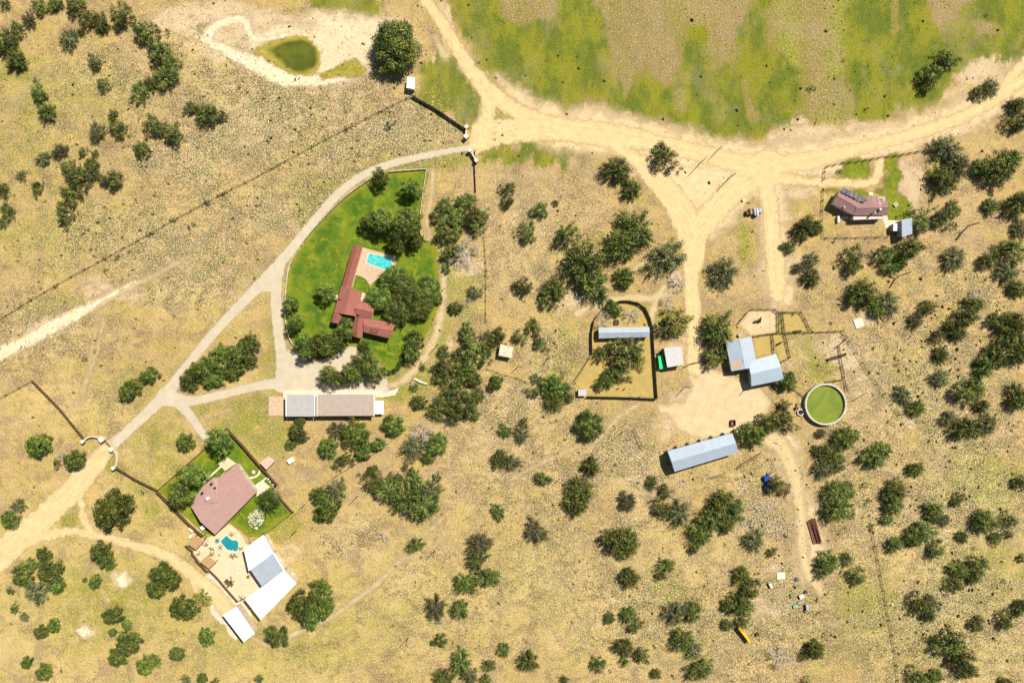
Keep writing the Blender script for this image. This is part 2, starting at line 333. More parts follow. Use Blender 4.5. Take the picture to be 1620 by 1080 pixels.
col = n.mix(n.math('MULTIPLY', n.rng(n.noise(.31, 4, .7), .54, .70), .5), col, (.53, .40, .22))          # pale scuffs
fs = n.math('ADD', n.noise(.22, 5, .75, vec=n.map((1, .2, 1))), n.math('MULTIPLY', n.math('SUBTRACT', n.noise(.05, 3), .5), .6))
col = n.mix(n.math('MULTIPLY', n.rng(pk[1], .3, .9), .9), col, n.mix(n.rng(fs, .42, .58), (.25, .18, .065), (.19, .17, .025)))
ol = n.math('MULTIPLY', b[0], n.rng(n.math('ADD', n1, n.math('MULTIPLY', n6, .8)), .62, 1.05))
col = n.mix(n.rng(ol, .0, .5), col, n.mix(n.rng(n1, .4, .6), (.15, .17, .014), (.27, .25, .025)))
br = n.math('MULTIPLY', b[1], n.rng(n.math('ADD', n1, n6), .75, 1.15))
col = n.mix(n.rng(br, .05, .9), col, (.235, .17, .085))
pl = n.math('ADD', n.math('MULTIPLY', a[2], 1.25), n.math('MULTIPLY', n.math('SUBTRACT', n.noise(.25, 5, .7), .5), 1.1))
col = n.mix(n.math('MULTIPLY', n.rng(pl, .42, .80), .85), col, n.mix(n.rng(n1, .35, .65), (.60, .46, .285), (.50, .37, .225)))
strk = n.noise(.30, 5, .7, vec=n.map((1, .16, 1)))
gr = n.math('ADD', n.math('ADD', a[0], n.math('MULTIPLY', n.math('SUBTRACT', strk, .5), 1.5)), n.math('ADD', n.math('MULTIPLY', n.math('SUBTRACT', n6, .5), 1.0), n.math('MULTIPLY', n.math('SUBTRACT', n1, .5), .9)))
gc = n.mix(n.rng(n.noise(.10, 5, .7, vec=n.map((1, .5, 1))), .40, .60), (.085, .125, .008), (.205, .205, .010))
gc = n.mix(n.math('MULTIPLY', n.rng(n1, .48, .75), .35), gc, (.26, .22, .04))
gc = n.mix(n.math('MULTIPLY', n.rng(n.noise(1.5, 3, .8), .50, .66), .55), gc, (.055, .085, .01))
col = n.mix(n.math('MULTIPLY', n.math('MULTIPLY', n.rng(gr, .22, .68), .94), n.rng(a[0], .0, .3)), col, gc)
# stony ground: pale stones and dark tufts
vr = n.vor(1.15, 'Distance'); vc = n.sep(n.vor(1.15, 'Color'))
stone = n.math('MULTIPLY', n.rng(vr, .42, .25), n.rng(vc[0], .50, .56))
st_amt = n.math('MULTIPLY', stone, n.rng(n.math('ADD', a[1], n.math('MULTIPLY', n.math('SUBTRACT', n6, .5), .6)), .05, .7))
col = n.mix(n.math('MULTIPLY', st_amt, .8), col, (.62, .52, .32))
v2 = n.vor(1.5, 'Distance', vec=n.map((1, 1.15, 1), .7)); v2c = n.sep(n.vor(1.5, 'Color', vec=n.map((1, 1.15, 1), .7)))
tuft = n.math('MULTIPLY', n.rng(v2, .45, .2), n.rng(v2c[1], .55, .62))
tamt = n.math('MULTIPLY', tuft, n.rng(n.math('ADD', a[1], n.math('MULTIPLY', n.math('SUBTRACT', n1, .5), .5)), .0, .8, .12, .8))
col = n.mix(tamt, col, n.mix(n.rng(n03, .4, .6), (.15, .12, .04), (.12, .13, .035)))
sp1, sp2, sp3 = n.noise(1.35, 2, .8), n.noise(2.2, 2, .8, vec=n.map((1, .7, 1), .9)), n.noise(.62, 4, .8, vec=n.map((.75, 1, 1), .4))
cl = n.rng(n.noise(.12, 6, .78, dist=.8), .38, .62); cl2 = n.rng(n.noise(.26, 5, .75, vec=n.map((.55, 1, 1), -.6)), .40, .62)
def clump(sp, k, lo, hi): return n.rng(n.math('ADD', sp, n.math('ADD', n.math('MULTIPLY', n.math('SUBTRACT', k, .5), .24), n.math('MULTIPLY', a[1], .11))), lo, hi)
nogr = n.rng(a[0], .6, .1, .35, 1)
nopl = n.math('MULTIPLY', n.math('MULTIPLY', nogr, n.rng(a[2], 1.0, .2, .45, 1)), n.rng(n.math('ADD', a[1], n.math('MULTIPLY', n.math('SUBTRACT', n.noise(.055, 5, .7), .5), 2.2)), -.1, .8, .42, 1.1))
col = n.mix(n.math('MULTIPLY', n.math('MULTIPLY', cl2, nopl), .30), col, (.27, .19, .095))
col = n.mix(n.math('MULTIPLY', n.math('MULTIPLY', clump(sp3, cl, .56, .72), nopl), .55), col, (.235, .165, .085))
col = n.mix(n.math('MULTIPLY', n.math('MULTIPLY', clump(sp1, cl, .565, .685), nopl), .72), col, (.11, .08, .028))
col = n.mix(n.math('MULTIPLY', n.math('MULTIPLY', clump(sp2, cl2, .58, .70), nopl), .8), col, (.115, .115, .025))
col = n.mix(n.math('MULTIPLY', n.rng(n.math('ADD', n.noise(1.7, 2, .8, vec=n.map((1, 1, 1), 1.7)), n.math('MULTIPLY', a[1], .07)), .55, .67), n.rng(a[0], .5, .0, .12, .7)), col, (.66, .53, .31))
col = n.mix(n.math('MULTIPLY', n.rng(n.noise(.045, 5, .7, dist=1), .5, .64), .22), col, (.34, .25, .15))
n.bump(n.math('ADD', n.math('MULTIPLY', n1, .8), n03), 1.0, .35)
hs = n.new('ShaderNodeHueSaturation'); hs.inputs['Saturation'].default_value = 1.0; hs.inputs['Hue'].default_value = .499; hs.inputs['Value'].default_value = .97; n.link(col, hs.inputs['Color'])
MG = n.fin(hs.outputs[0], .95, .1)
ground = grid_mesh('ground', xs, ys, 0, MG, attrs=[('mA', mA), ('mB', mB), ('mC', mC)]); tagit(ground, kind='structure')

# ---------------- tracks, drives, lawns, water ----------------
def trackmat(name, c1, c2, dark, soft=.5, amp=1.6, sc=.5, ruts=.25):
    n = NT(name)
    e = n.attr('edge').outputs['Fac']
    c = n.mix(n.rng(n.noise(.3, 5, .7), .35, .65), c1, c2)
    c = n.mix(n.math('MULTIPLY', n.rng(n.noise(1.4, 4, .75), .55, .75), .4), c, dark)
    c = n.mix(n.math('MULTIPLY', n.math('MULTIPLY', n.rng(e, 1.6, .1), n.rng(n.noise(.2, 3), .4, .6)), .2), c, dark)
    c = n.mix(n.math('MULTIPLY', n.rng(n.noise(5, 2, .7), .5, .75), ruts), c, tuple(x*.6 for x in c1))
    rut = n.math('SINE', n.math('ADD', n.math('MULTIPLY', e, 3.4), n.math('MULTIPLY', n.noise(.12, 3), 7)))
    c = n.mix(n.math('MULTIPLY', n.math('MULTIPLY', n.rng(rut, .2, .95), n.rng(n.noise(.35, 4, .7), .40, .62)), .48), c, dark)
    c = n.mix(n.math('MULTIPLY', n.rng(n.noise(.09, 4, .7), .48, .62), .45), c, tuple(x*.86 for x in c1))
    c = n.mix(n.math('MULTIPLY', n.rng(n.noise(1.8, 2, .8), .58, .70), .4), c, tuple(x*.62 for x in c1))
    n.bump(n.noise(2, 4, .7), .5, .12)
    return n.fin(c, .95, .1, alpha=edge_alpha(n, soft, amp, sc))
M_track = trackmat('bright caliche dirt', (.55, .42, .215), (.47, .35, .17), (.36, .26, .11), soft=.9, amp=2.6, sc=.4)
M_verge = trackmat('sandy verge', (.56, .42, .24), (.48, .355, .19), (.40, .30, .12), soft=4, amp=7, sc=.16)
M_faint = trackmat('worn dirt', (.50, .385, .205), (.43, .325, .165), (.36, .26, .11), soft=1.6, amp=1.9, sc=.35)
M_sand = trackmat('white creek sand', (.60, .51, .35), (.55, .44, .27), (.45, .35, .19), soft=1.0, amp=2.6, sc=.45)
M_drive = trackmat('pale chipped asphalt', (.46, .39, .275), (.39, .335, .24), (.47, .37, .20), soft=.4, amp=1.1, sc=.6, ruts=.2)
M_penfl = trackmat('orange trodden soil', (.38, .265, .085), (.32, .235, .08), (.31, .27, .06), soft=.7, amp=1.2)
M_yard = trackmat('trodden pale yard', (.52, .40, .24), (.44, .33, .175), (.42, .31, .14), soft=1.5, amp=3.6, sc=.3)

D2 = [(770,140,24),(810,172,26),(850,192,30),(900,206,36),(960,212,36),(1030,225,30),(1100,241,26),(1160,256,30),(1220,262,32),(1280,254,28),(1340,240,22),(1400,225,20),(1460,207,20),(1520,186,19),(1572,160,17),(1600,140,17),(1660,95,18)]
patch('dirt_track', [('l', [(655,-20,17),(676,5,17),(700,38,19),(722,75,21),(745,112,24),(766,138,26),(773,165,22),(768,195,24),(756,225,24)]), ('l', D2),
  ('l', [(1575,160,14),(1598,125,15),(1640,80,18)]), ('s', [(748,195),(790,188),(860,190),(930,200),(930,228),(880,222),(800,228),(765,240),(742,245)]),
  ('l', [(918,212,24),(965,226,22),(1003,250,24),(1035,280,34),(1065,315,40),(1088,355,44),(1099,400,36),(1094,440,26),(1097,500,26),(1099,545,24),(1100,580,28)]),
  ('l', [(1215,262,50),(1175,290,42),(1150,312,38),(1125,340,40),(1100,372,36)]), ('l', [(1207,270,30),(1217,320,26),(1222,370,26),(1227,420,30),(1230,468,22)]),
  ('l', [(1205,280,20),(1260,286,15),(1310,289,14),(1352,290,13),(1383,286,13),(1390,262,14),(1392,252,14)])], .014, M_track, res=.5)
patch('pond_shore', [('s', [(385,62),(430,40),(500,42),(540,62),(580,90),(575,122),(530,132),(470,130),(420,112)]), ('s', [(470,20),(600,30),(610,80),(560,90),(510,55)])], .006, trackmat('eroded pale shore', (.58, .46, .29), (.50, .38, .225), (.38, .28, .14), soft=3, amp=6, sc=.18), fringe=6)
patch('dirt_track', [('l', [(185,695,16),(165,716,26),(140,745,34),(105,785,38),(60,826,38),(10,868,44),(-40,915,50)]),
  ('l', [(20,862,30),(60,850,20),(110,841,14),(160,848,15),(210,862,16),(262,878,18),(300,905,20),(335,935,24),(360,965,24)]), ('l', [(288,892,12),(303,915,10),(312,940,8)]),
  ('l', [(140,745,20),(128,780,10),(130,810,12),(142,840,14)]), ], .014, M_track)
patch('farmyard_dirt', [('s', [(318,915),(345,905),(385,950),(398,972),(372,988),(345,982),(332,962),(340,945)])], .012, trackmat('pale grey drive', (.56, .47, .34), (.52, .43, .29), (.44, .34, .2), soft=.6, amp=1.6))
patch('sandy_verge', [('l', [(x, y, w+34) for x, y, w in D2[2:]]), ('l', [(790,120,10),(830,160,24),(880,185,34)]), ('s', [(1100,255),(1200,270),(1230,300),(1230,470),(1215,470),(1200,320),(1150,360),(1110,380),(1060,300),(1010,240)]), ('l', [(1222,300,46),(1226,400,44),(1236,470,40)]), ('l', [(1240,700,40),(1272,800,34),(1285,900,50)])], .003, M_verge, res=.7, fringe=6)
patch('farmyard_dirt', [('s', [(1085,570),(1120,580),(1160,595),(1200,612),(1218,640),(1195,668),(1150,690),(1095,690),(1062,665),(1080,635),(1092,610)]), ('s',[(1040,640),(1100,640),(1080,660),(1045,655)])], .010, M_yard)
patch('dirt_path', [('l', [(140,487,16),(185,462,15),(225,445,8),(265,425,5),(300,405,3)]), ('l',[(120,640,4),(152,560,5),(165,500,5)]), ('l', [(1010,640,8),(985,655,8),(962,678,7),(940,697,7),(900,712,5),(850,735,5),(805,760,4)]), ('l', [(700,820,5),(650,868,6),(600,920,7),(560,950,7),(530,972,6),(480,995,8),(430,1018,8),(400,1010,6)]),
  ('l', [(1075,455,10),(1040,470,12),(1010,472,14),(980,472,12),(940,482,16),(915,495,14)]), ('l', [(1050,455,12),(1036,480,12),(1030,515,10),(1034,550,9)]), ('l',[(1052,385,8),(1025,410,9),(1003,425,8)]),
  ('l', [(1212,690,26),(1235,705,28),(1250,735,24),(1262,775,20),(1268,820,18),(1270,865,18),(1278,905,18),(1300,935,14)]), ('l',[(705,395,8),(702,440,10),(700,480,12),(690,530,14),(668,570,12),(640,600,12),(612,612,10)]),
  ('l',[(685,270,7),(682,310,7),(676,350,7),(680,376,6)]), ('l', [(130,640,3),(152,520,4),(160,500,4)]), ('l',[(690,60,8),(705,90,12),(716,60,6),(700,40,3)])], .006, M_faint)
patch('creek_bed', [('l', [(-30,575,20),(0,560,19),(40,540,19),(90,513,20),(130,492,16),(150,480,9),(185,462,5),(215,445,3)]), ('l', [(322,60,12),(345,74,14),(375,88,18),(410,104,26),(440,119,26),(480,128,20),(515,128,14),(550,124,9)]),
  ('l', [(324,62,16),(338,44,14),(362,33,12),(386,33,12),(393,48,11),(402,61,11),(428,62,9),(455,56,7)]), ('s', [(182,915),(196,903),(202,915),(198,928),(188,925)]), ('s',[(118,998),(135,990),(145,1000),(130,1006)])], .010, M_sand)
patch('driveway', [('l', [(741,234,9),(700,241,10),(655,250,11),(610,262,12),(570,280,13),(535,307,14),(505,340,14),(478,373,15),(450,408,17),(425,437,20),(395,467,17),(360,503,15),(325,542,15),(295,580,16),(268,617,20),(240,646,18),(210,674,16),(183,700,15)]),
  ('l', [(447,408,16),(438,440,18),(437,480,18),(440,520,17),(445,560,18),(450,600,22)]), ('p', [(420,430),(446,425),(446,462),(412,462)]),
  ('l', [(262,628,30),(300,634,16),(350,624,14),(400,612,14),(450,605,20),(500,605,24),(560,605,26),(605,606,18)]), ('s', [(440,555),(470,556),(500,572),(555,548),(572,560),(604,600),(604,622),(450,622),(436,600)]),
  ('l', [(283,638,18),(300,656,15),(314,676,14),(328,695,12)])], .018, M_drive, res=.4)
n = NT('mown lawn')
le = n.attr('edge').outputs['Fac']
c = n.mix(n.rng(n.noise(.10, 5, .7), .40, .60), (.045, .10, .006), (.115, .155, .009))
c = n.mix(n.math('MULTIPLY', n.rng(n.noise(.22, 5, .8, dist=.5), .50, .66), .85), c, (.20, .205, .014))
c = n.mix(n.math('MULTIPLY', n.rng(n.noise(.5, 5, .8), .56, .70), .5), c, (.30, .25, .04))
c = n.mix(n.math('MULTIPLY', n.rng(n.math('ADD', le, n.math('MULTIPLY', n.noise(.25, 4, .7), 5)), 5.5, 2.2), .75), c, (.215, .20, .016))
c = n.mix(n.math('MULTIPLY', n.rng(n.noise(1.6, 3, .8), .54, .68), .4), c, (.03, .075, .005))
n.bump(n.noise(6, 3), .4, .08)
M_lawn = n.fin(c, .9, .15, alpha=edge_alpha(n, .5, 1.8, .5))
patch('lawn', [('s', [(614,272),(645,269),(676,268),(670,310),(664,359),(672,384),(688,392),(692,420),(694,480),(672,530),(645,562),(634,580),(618,588),(604,578),(580,556),(550,548),(520,566),(490,562),(464,545),(453,510),(452,470),(458,427),(470,402),(490,371),(522,336),(552,308),(590,281)])], .010, M_lawn)
patch('lawn', [('p', z2((35,638),(478,240),(520,200),(640,78),(688,45),(985,385),(1160,590),(1110,610),(1190,700),(1308,838),(1000,1075),(900,1078),(700,930),(570,1060),(470,1040),(225,820)))], .010, M_lawn)
M_rough = trackmat('rough watered grass', (.10, .14, .010), (.19, .19, .016), (.24, .20, .03), soft=1.4, amp=3.2, sc=.4)
patch('rough_grass', [('s', z6((310,150),(400,100),(520,110),(590,150),(590,250),(560,340),(480,355),(400,365),(310,320),(290,240))), ('s', z6((750,120),(820,85),(915,75),(915,150),(890,210),(950,270),(955,330),(910,380),(900,470),(990,540),(1060,650),(1040,780),(800,785),(785,560),(660,470),(740,440),(770,330),(840,280),(760,200))),
  ('s', z6((400,470),(500,455),(590,485),(600,520),(500,520))), ('s', z6((110,450),(220,440),(250,470),(130,480)))], .010, M_rough)
# enclosure soils
U = z4((215,590),(215,400),(235,280),(300,190),(380,130),(480,97),(560,95),(650,115),(720,165),(765,260),(785,340),(795,450),(810,700),(830,1015),(170,998),(60,880))
patch('pen_soil', [('p', U)], .008, M_penfl)
patch('pen_soil', [('p', z5((380,205),(480,95),(655,95),(688,130),(688,280),(480,310)))], .012, M_yard)
patch('pen_soil', [('p', z5((490,310),(640,285),(652,440),(515,468))), ('p', z5((725,118),(858,118),(935,265),(735,272))), ('p', z5((640,285),(738,280),(778,470),(700,505)))], .016, M_penfl)
M_slab = simple('pale concrete', (.55, .47, .36), (.47, .39, .29), .9, bump=.15)
M_pink = simple('buff flagstone', (.48, .35, .23), (.38, .27, .17), 1.2, bump=.2)
M_white = simple('white painted', (.78, .77, .74), (.70, .69, .66), .6, .5)
M_court = simple('tan courtyard paving', (.56, .44, .27), (.50, .385, .24), .35, bump=.1)
def slab(name, polys, mat, z=.05, smooth=False):
    mb = MB()
    for p in polys:
        if smooth: p = smooth_line(list(p)+[p[0]], 4)[:-1]
        mb.prism([W(*q) for q in p], -.02, z)
    o = single(name, mb, mat, None, None); o['kind'] = 'structure'; return o
slab('patio', [z1((382,128),(700,215),(712,262),(668,330),(560,395),(452,490),(415,432),(372,405),(318,392),(288,505),(272,500))], M_pink, .06)
slab('patio', [z1((385,553),(455,590),(470,655),(350,635))], M_slab, .06)
slab('patio', [z2((603,378),(690,318),(772,375),(668,448))], M_court, .06)
slab('walkway', [z2((620,400),(634,412),(470,560),(455,552))], M_slab, .05)
slab('walkway', [z2((772,375),(790,380),(940,592),(980,640),(960,650),(860,540))], M_slab, .055)
slab('walkway', [z2((885,505),(940,500),(975,478),(990,440),(1003,440),(1000,480),(965,508),(920,522),(885,525))], M_slab, .05)
slab('patio', [z2((938,598),(1025,538),(1095,600),(1060,630),(965,690),(970,645))], M_slab, .075)
slab('walkway', [z2((1190,735),(1203,725),(1308,838),(1295,850))], M_slab, .05)
slab('walkway', [z2((925,600),(1080,490),(1090,500),(940,610))], M_slab, .06)
slab('courtyard', [z3((222,128),(330,82),(440,-5),(470,5),(520,50),(565,105),(590,160),(640,160),(740,300),(740,520),(585,635),(520,642),(280,385),(200,310),(135,230))], M_court, .05)
slab('parking_pad', [[(425,627),(452,627),(452,657),(425,657)]], M_pink, .05)
slab('parking_pad', [[(604,622),(632,613),(625,625),(606,628)]], M_slab, .05)
slab('concrete_apron', [[(448,617),(606,617),(606,628),(448,628)]], M_drive if False else M_slab, .04)
slab('concrete_pad', [z3((385,770),(400,760),(420,830),(520,970),(500,985),(440,930))], M_slab, .04)

# water
n = NT('stock pond water'); c = n.mix(n.rng(n.noise(.15, 4), .35, .65), (.095, .105, .010), (.06, .075, .008)); M_pond = n.fin(c, .25, .3, alpha=edge_alpha(n, 1.6, 1.6, .3))
M_bank = trackmat('mossy pond bank', (.20, .19, .02), (.33, .25, .05), (.46, .34, .07), soft=1.2, amp=2.4, sc=.4)
patch('pond_bank', [('s', [(400,78),(425,68),(455,60),(480,58),(496,70),(506,90),(502,110),(488,118),(462,117),(440,105),(420,92)]), ('s', [(505,118),(530,108),(560,95),(578,112),(560,122),(535,120),(512,126)])], .012, M_bank)
patch('pond', [('s', [(428,80),(445,72),(462,67),(482,66),(495,76),(500,92),(494,106),(478,112),(460,108),(446,95)])], .016, M_pond)
def watermat(name, c1, c2, sc=.6, rough=.08):
    n = NT(name); c = n.mix(n.rng(n.noise(sc, 5, .75, dist=1), .40, .60), c1, c2); c = n.mix(n.math('MULTIPLY', n.rng(n.noise(1.6, 4, .8), .5, .7), .3), c, tuple(min(1, x*1.5+.01) for x in c1)); n.bump(n.noise(3, 2), .12, .03); return n.fin(c, rough, .5)
M_pool = watermat('turquoise pool water', (.03, .36, .36), (.10, .47, .44))
M_teal = watermat('teal pool water', (.01, .17, .20), (.015, .21, .22))
M_algae = watermat('algae green water', (.14, .175, .006), (.105, .14, .005), .15, .35)
M_coping = simple('pool coping', (.56, .51, .42), (.46, .41, .32), 2)
M_chip = simple('tan rubble', (.42, .36, .26), (.30, .25, .18), 2)
M_greyroof = roofmat('grey sheet roof', (.30, .34, .38), (.26, .30, .34), R(5), 1.0, .55, spec=.3)
def offset_poly(p, d):
    n = len(p); a = sum(p[i][0]*p[(i+1) % n][1]-p[(i+1) % n][0]*p[i][1] for i in range(n)); s = 1 if a > 0 else -1; out = []
    for i in range(n):
        p0, p1, p2 = Vector(p[i-1]), Vector(p[i]), Vector(p[(i+1) % n])
        e1 = (p1-p0).normalized(); e2 = (p2-p1).normalized(); n1 = Vector((e1.y, -e1.x))*s; n2 = Vector((e2.y, -e2.x))*s
        m = (n1+n2); m = m/max(m.length_squared/2, .5) if m.length > .2 else n1
        out.append(tuple(p1+m*d))
    return out
def pool(px, water, label, coping=.35, smooth=False):
    if smooth: px = smooth_line(list(px)+[px[0]], 4)[:-1]
    p = [W(*q) for q in px]; c = (sum(q[0] for q in p)/len(p), sum(q[1] for q in p)/len(p))
    t = Thing('swimming_pool', c, label, 'swimming pool')
    o = offset_poly(p, coping); n = len(p); mb = MB()
    V = [(*q, .10) for q in p]+[(*q, .10) for q in o]+[(*q, .0) for q in o]+[(*q, .0) for q in p]
    F = []
    for i in range(n):
        j = (i+1) % n; F += [(i, j, n+j, n+i), (n+i, n+j, 2*n+j, 2*n+i), (i, 3*n+i, 3*n+j, j)]
    mb.add(V, F); t.part('coping', mb, M_coping)
    t.part('water', MB().add([(*q, .072) for q in p], [tuple(range(n))]), water)
    st = MB(); a, b = Vector(p[0]), Vector(p[1]); d = (b-a).normalized()
    for k in (0, .5): st.tube((*(a+d*(1+k)), .05), (*(a+d*(1+k)), .9), .03)
    for z_ in (.3, .6): st.tube((*(a+d), z_), (*(a+d*1.5), z_), .03)
    t.part('ladder', st, M_white); return t
pool(z1((440,190),(520,200),(652,235),(662,298),(603,340),(420,275)), M_pool, 'rectangular turquoise swimming pool on the buff flagstone patio')
pool(z3((372,140),(400,112),(425,92),(452,118),(480,132),(508,130),(526,160),(522,200),(508,222),(470,218),(430,208),(405,180)), M_teal, 'dark teal free-form pool in the tan courtyard', .3, True)
t = Thing('hot_tub', W(*z3((347,132))[0]), 'small round teal hot tub beside the free-form pool', 'hot tub')
x, y = t.x, t.y; t.part('rim', MB().ring((x, y), .75, 1.0, 0, .5, 24), M_pink)
t.part('water', MB().prism([(x+.76*math.cos(i*.2618), y+.76*math.sin(i*.2618)) for i in range(24)], .1, .42), M_teal)

# ---------------- buildings ----------------
M_glass = simple('window glass', (.03, .04, .05), (.05, .06, .07), 1, .1, .5)
M_frame = simple('window frame', (.6, .58, .52))
M_door = simple('wooden door', (.18, .09, .05))
M_cream = simple('cream stucco wall', (.50, .42, .30), (.44, .36, .25), 2)
M_stone = simple('limestone wall', (.48, .41, .29), (.34, .27, .18), 1.5, bump=.4)
M_tin = simple('weathered tin wall', (.36, .37, .37), (.28, .25, .22), 1.2, .6)
M_timber = simple('dark weathered timber', (.085, .055, .035), (.05, .033, .022), 3)
M_brownf = simple('brown fence boards', (.11, .065, .04), (.07, .042, .028), 2)
M_wood = simple('sunlit plank wood', (.42, .25, .12), (.32, .18, .08), 2)
M_grey = simple('grey stone debris', (.35, .31, .26), (.22, .19, .15), 2)
M_rust = simple('rusty steel', (.13, .045, .028), (.08, .03, .02), 2)
M_black = simple('black rubber', (.02, .02, .02))
M_steel = simple('galvanised steel', (.45, .47, .48), (.36, .38, .40), 2, .45)
M_pole = simple('dark wooden pole', (.07, .045, .03), (.05, .035, .022), 2)

def openings(t, wall, quad, h, style):
    n = len(quad); door = False
    cx = sum(q[0] for q in quad)/n; cy = sum(q[1] for q in quad)/n
    for i in range(n):
        a, b = Vector(quad[i]), Vector(quad[(i+1) % n]); L = (b-a).length
        if L < 2.6: continue
        d = (b-a)/L; nn = Vector((d.y, -d.x)); m = (a+b)/2
        if (m-Vector((cx, cy))).dot(nn) < 0: nn = -nn
        k = max(1, min(int(L/4.2), 5)); rz = math.atan2(d.y, d.x)
        for j in range(k):
            p = a+d*(L*(j+.5)/k)
            if style == 'open': continue
            if not door and (j == k//2) and h > 2.1:
                q = p+nn*.03
                dd = t.part('door', MB().box((q.x, q.y, 1.03), (1.0 if style == 'house' else 2.4, .1, 2.0), rz), M_door if style == 'house' else M_tin, parent=wall)
                q = p+nn*.11+d*.35; t.part('handle', MB().box((q.x, q.y, 1.0), (.12, .06, .04), rz), M_steel, parent=None) if False else None
                door = True; continue
            if style == 'barn' and j % 2: continue
            if style == 'house':
                q = p+nn*.02; f = t.part('window', MB().box((q.x, q.y, 1.5), (1.3, .08, 1.1), rz), M_frame, parent=wall)
                
            else:
                q = p+nn*.02; t.part('vent', MB().box((q.x, q.y, h-.6), (.9, .06, .5), rz), M_steel, parent=wall)
            if style == 'house':
                for s_ in (-.3, .3):
                    q = p+nn*.065+d*s_; mbp = MB().box((q.x, q.y, 1.5), (.5, .02, .95), rz)
                    WIN.append((t, mbp, f))
WIN = []
def roofed(t, px, he, hr, mroof, mwall, over=.45, thick=.16, style='house', kind='gable', bh=None, dz=0, wall=True, hip=.0, posts=None):
    """px: four eave corners a,b,c,d; the ridge runs from mid(a,d) to mid(b,c)"""
    a, b, c, d = [Vector(W(*p, he)) for p in px]
    hb = he-thick; mb = MB()
    A, B, C_, D = [(*v, he) for v in (a, b, c, d)]; A2, B2, C2, D2 = [(*v, hb) for v in (a, b, c, d)]
    if kind == 'flat':     # single slope from a-b (high) to d-c
        A, B = (*a, hr), (*b, hr); A2, B2 = (*a, hr-thick), (*b, hr-thick)
        mb.add([A, B, C_, D, A2, B2, C2, D2], [(0, 1, 2, 3)], 0); mb.add([A, B, C_, D, A2, B2, C2, D2], [(7, 6, 5, 4), (0, 4, 5, 1), (1, 5, 6, 2), (2, 6, 7, 3), (3, 7, 4, 0)], 1)
    else:
        r0 = (a+d)/2; r1 = (b+c)/2; ax = (r1-r0); r0 = r0+ax*hip; r1 = r1-ax*hip
        V = [A, B, C_, D, (*r0, hr), (*r1, hr), A2, B2, C2, D2]
        mb.add(V, [(0, 1, 5, 4), (2, 3, 4, 5)], 0)
        mb.add(V, [(3, 0, 4), (1, 2, 5)], 0 if hip > 0 else 1)
        mb.add(V, [(9, 8, 7, 6), (0, 6, 7, 1), (1, 7, 8, 2), (2, 8, 9, 3), (3, 9, 6, 0)], 1)
        # ridge cap
        if hip < .01:
            dd = (r1-r0); L = dd.length; mb.box(((r0.x+r1.x)/2, (r0.y+r1.y)/2, hr+.01), (L, .28, .05), math.atan2(dd.y, dd.x), 2)
    r = t.part('roof', mb, [mroof, mwall, M_frame if style == 'house' and False else mroof])
    # make outward winding consistent
    bm = bmesh.new(); bm.from_mesh(r.data); bmesh.ops.recalc_face_normals(bm, faces=bm.faces); bm.to_mesh(r.data); bm.free()
    if wall:
        q = [tuple(v) for v in (a, b, c, d)]; q = offset_poly(q, -over)
        top = hb-.004-dz
        if posts:
            pm = MB()
            P4 = [Vector(v) for v in q]; k = posts
            for e0, e1 in ((P4[0], P4[1]), (P4[3], P4[2])):
                for j in range(k+1):
                    p = e0.lerp(e1, j/k); t.part('post', MB().box((p.x, p.y, top/2), (.18, .18, top)), M_steel)
        else:
            wl = t.part('wall', MB().prism(q, -.02, top), mwall); openings(t, wl, q, top, style)
    return r
def on_roof(t, parent, px, h, size, z0, mat, name, rz=0):
    x, y = W(*px, h); return t.part(name, MB().box((x, y, z0+size[2]/2), size, rz), mat, parent=parent)
def ctr(px): return W(sum(p[0] for p in px)/len(px), sum(p[1] for p in px)/len(px))

# main ranch house
a1 = math.atan2(-(840-108), (80-290)); 
M_red = roofmat('brick red shingle', (.25, .088, .062), (.21, .072, .052), R(75), .9, .85, dirt=(.16, .055, .04), dirtamt=.5, spec=.15, seam=.06, streak=.25)
M_redL = roofmat('brick red shingle pale', (.28, .11, .078), (.24, .09, .065), R(-12), .9, .85, dirt=(.17, .06, .045), dirtamt=.5, spec=.15, seam=.06, streak=.25)
t = Thing('ranch_house', W(595, 480), 'long brick red roofed ranch house wrapped round the turquoise pool patio', 'house')
roofed(t, z1((295,105),(182,500),(268,520),(380,123)), 3.4, 4.2, M_red, M_cream, kind='gable')
r = roofed(t, z1((180,495),(108,745),(325,782),(375,548)), 3.6, 5.1, M_redL, M_cream)
on_roof(t, r, z1((345,755))[0], 4, (.7, .7, .8), 4.1, M_red, 'chimney')
on_roof(t, r, z1((172,612))[0], 3.6, (1.1, .7, .5), 4.0, M_red, 'vent')
roofed(t, z1((112,735),(80,838),(152,852),(200,758)), 3.4, 4.1, M_red, M_cream)
roofed(t, z1((330,636),(500,672),(470,812),(300,775)), 3.5, 4.8, M_redL, M_cream)
roofed(t, z1((312,782),(270,965),(374,992),(402,800)), 3.5, 4.4, M_red, M_cream)
r = roofed(t, z1((395,800),(698,848),(640,992),(392,932)), 3.6, 4.5, M_redL, M_cream)
for k in range(3):
    x_, y_ = z1((470+k*27, 908+k*5))[0]; on_roof(t, r, (x_, y_), 3.5, (.5, 2.0, .14), 4.25, M_rust, 'skylight', R(-25))
on_roof(t, None, z1((132,604))[0], 1.2, (1.6, 2.0, 1.3), 0, M_slab, 'chimney_base')
on_roof(t, None, z1((128,606))[0], 1.5, (.7, 1.1, .5), 1.3, M_grey, 'air_conditioner')

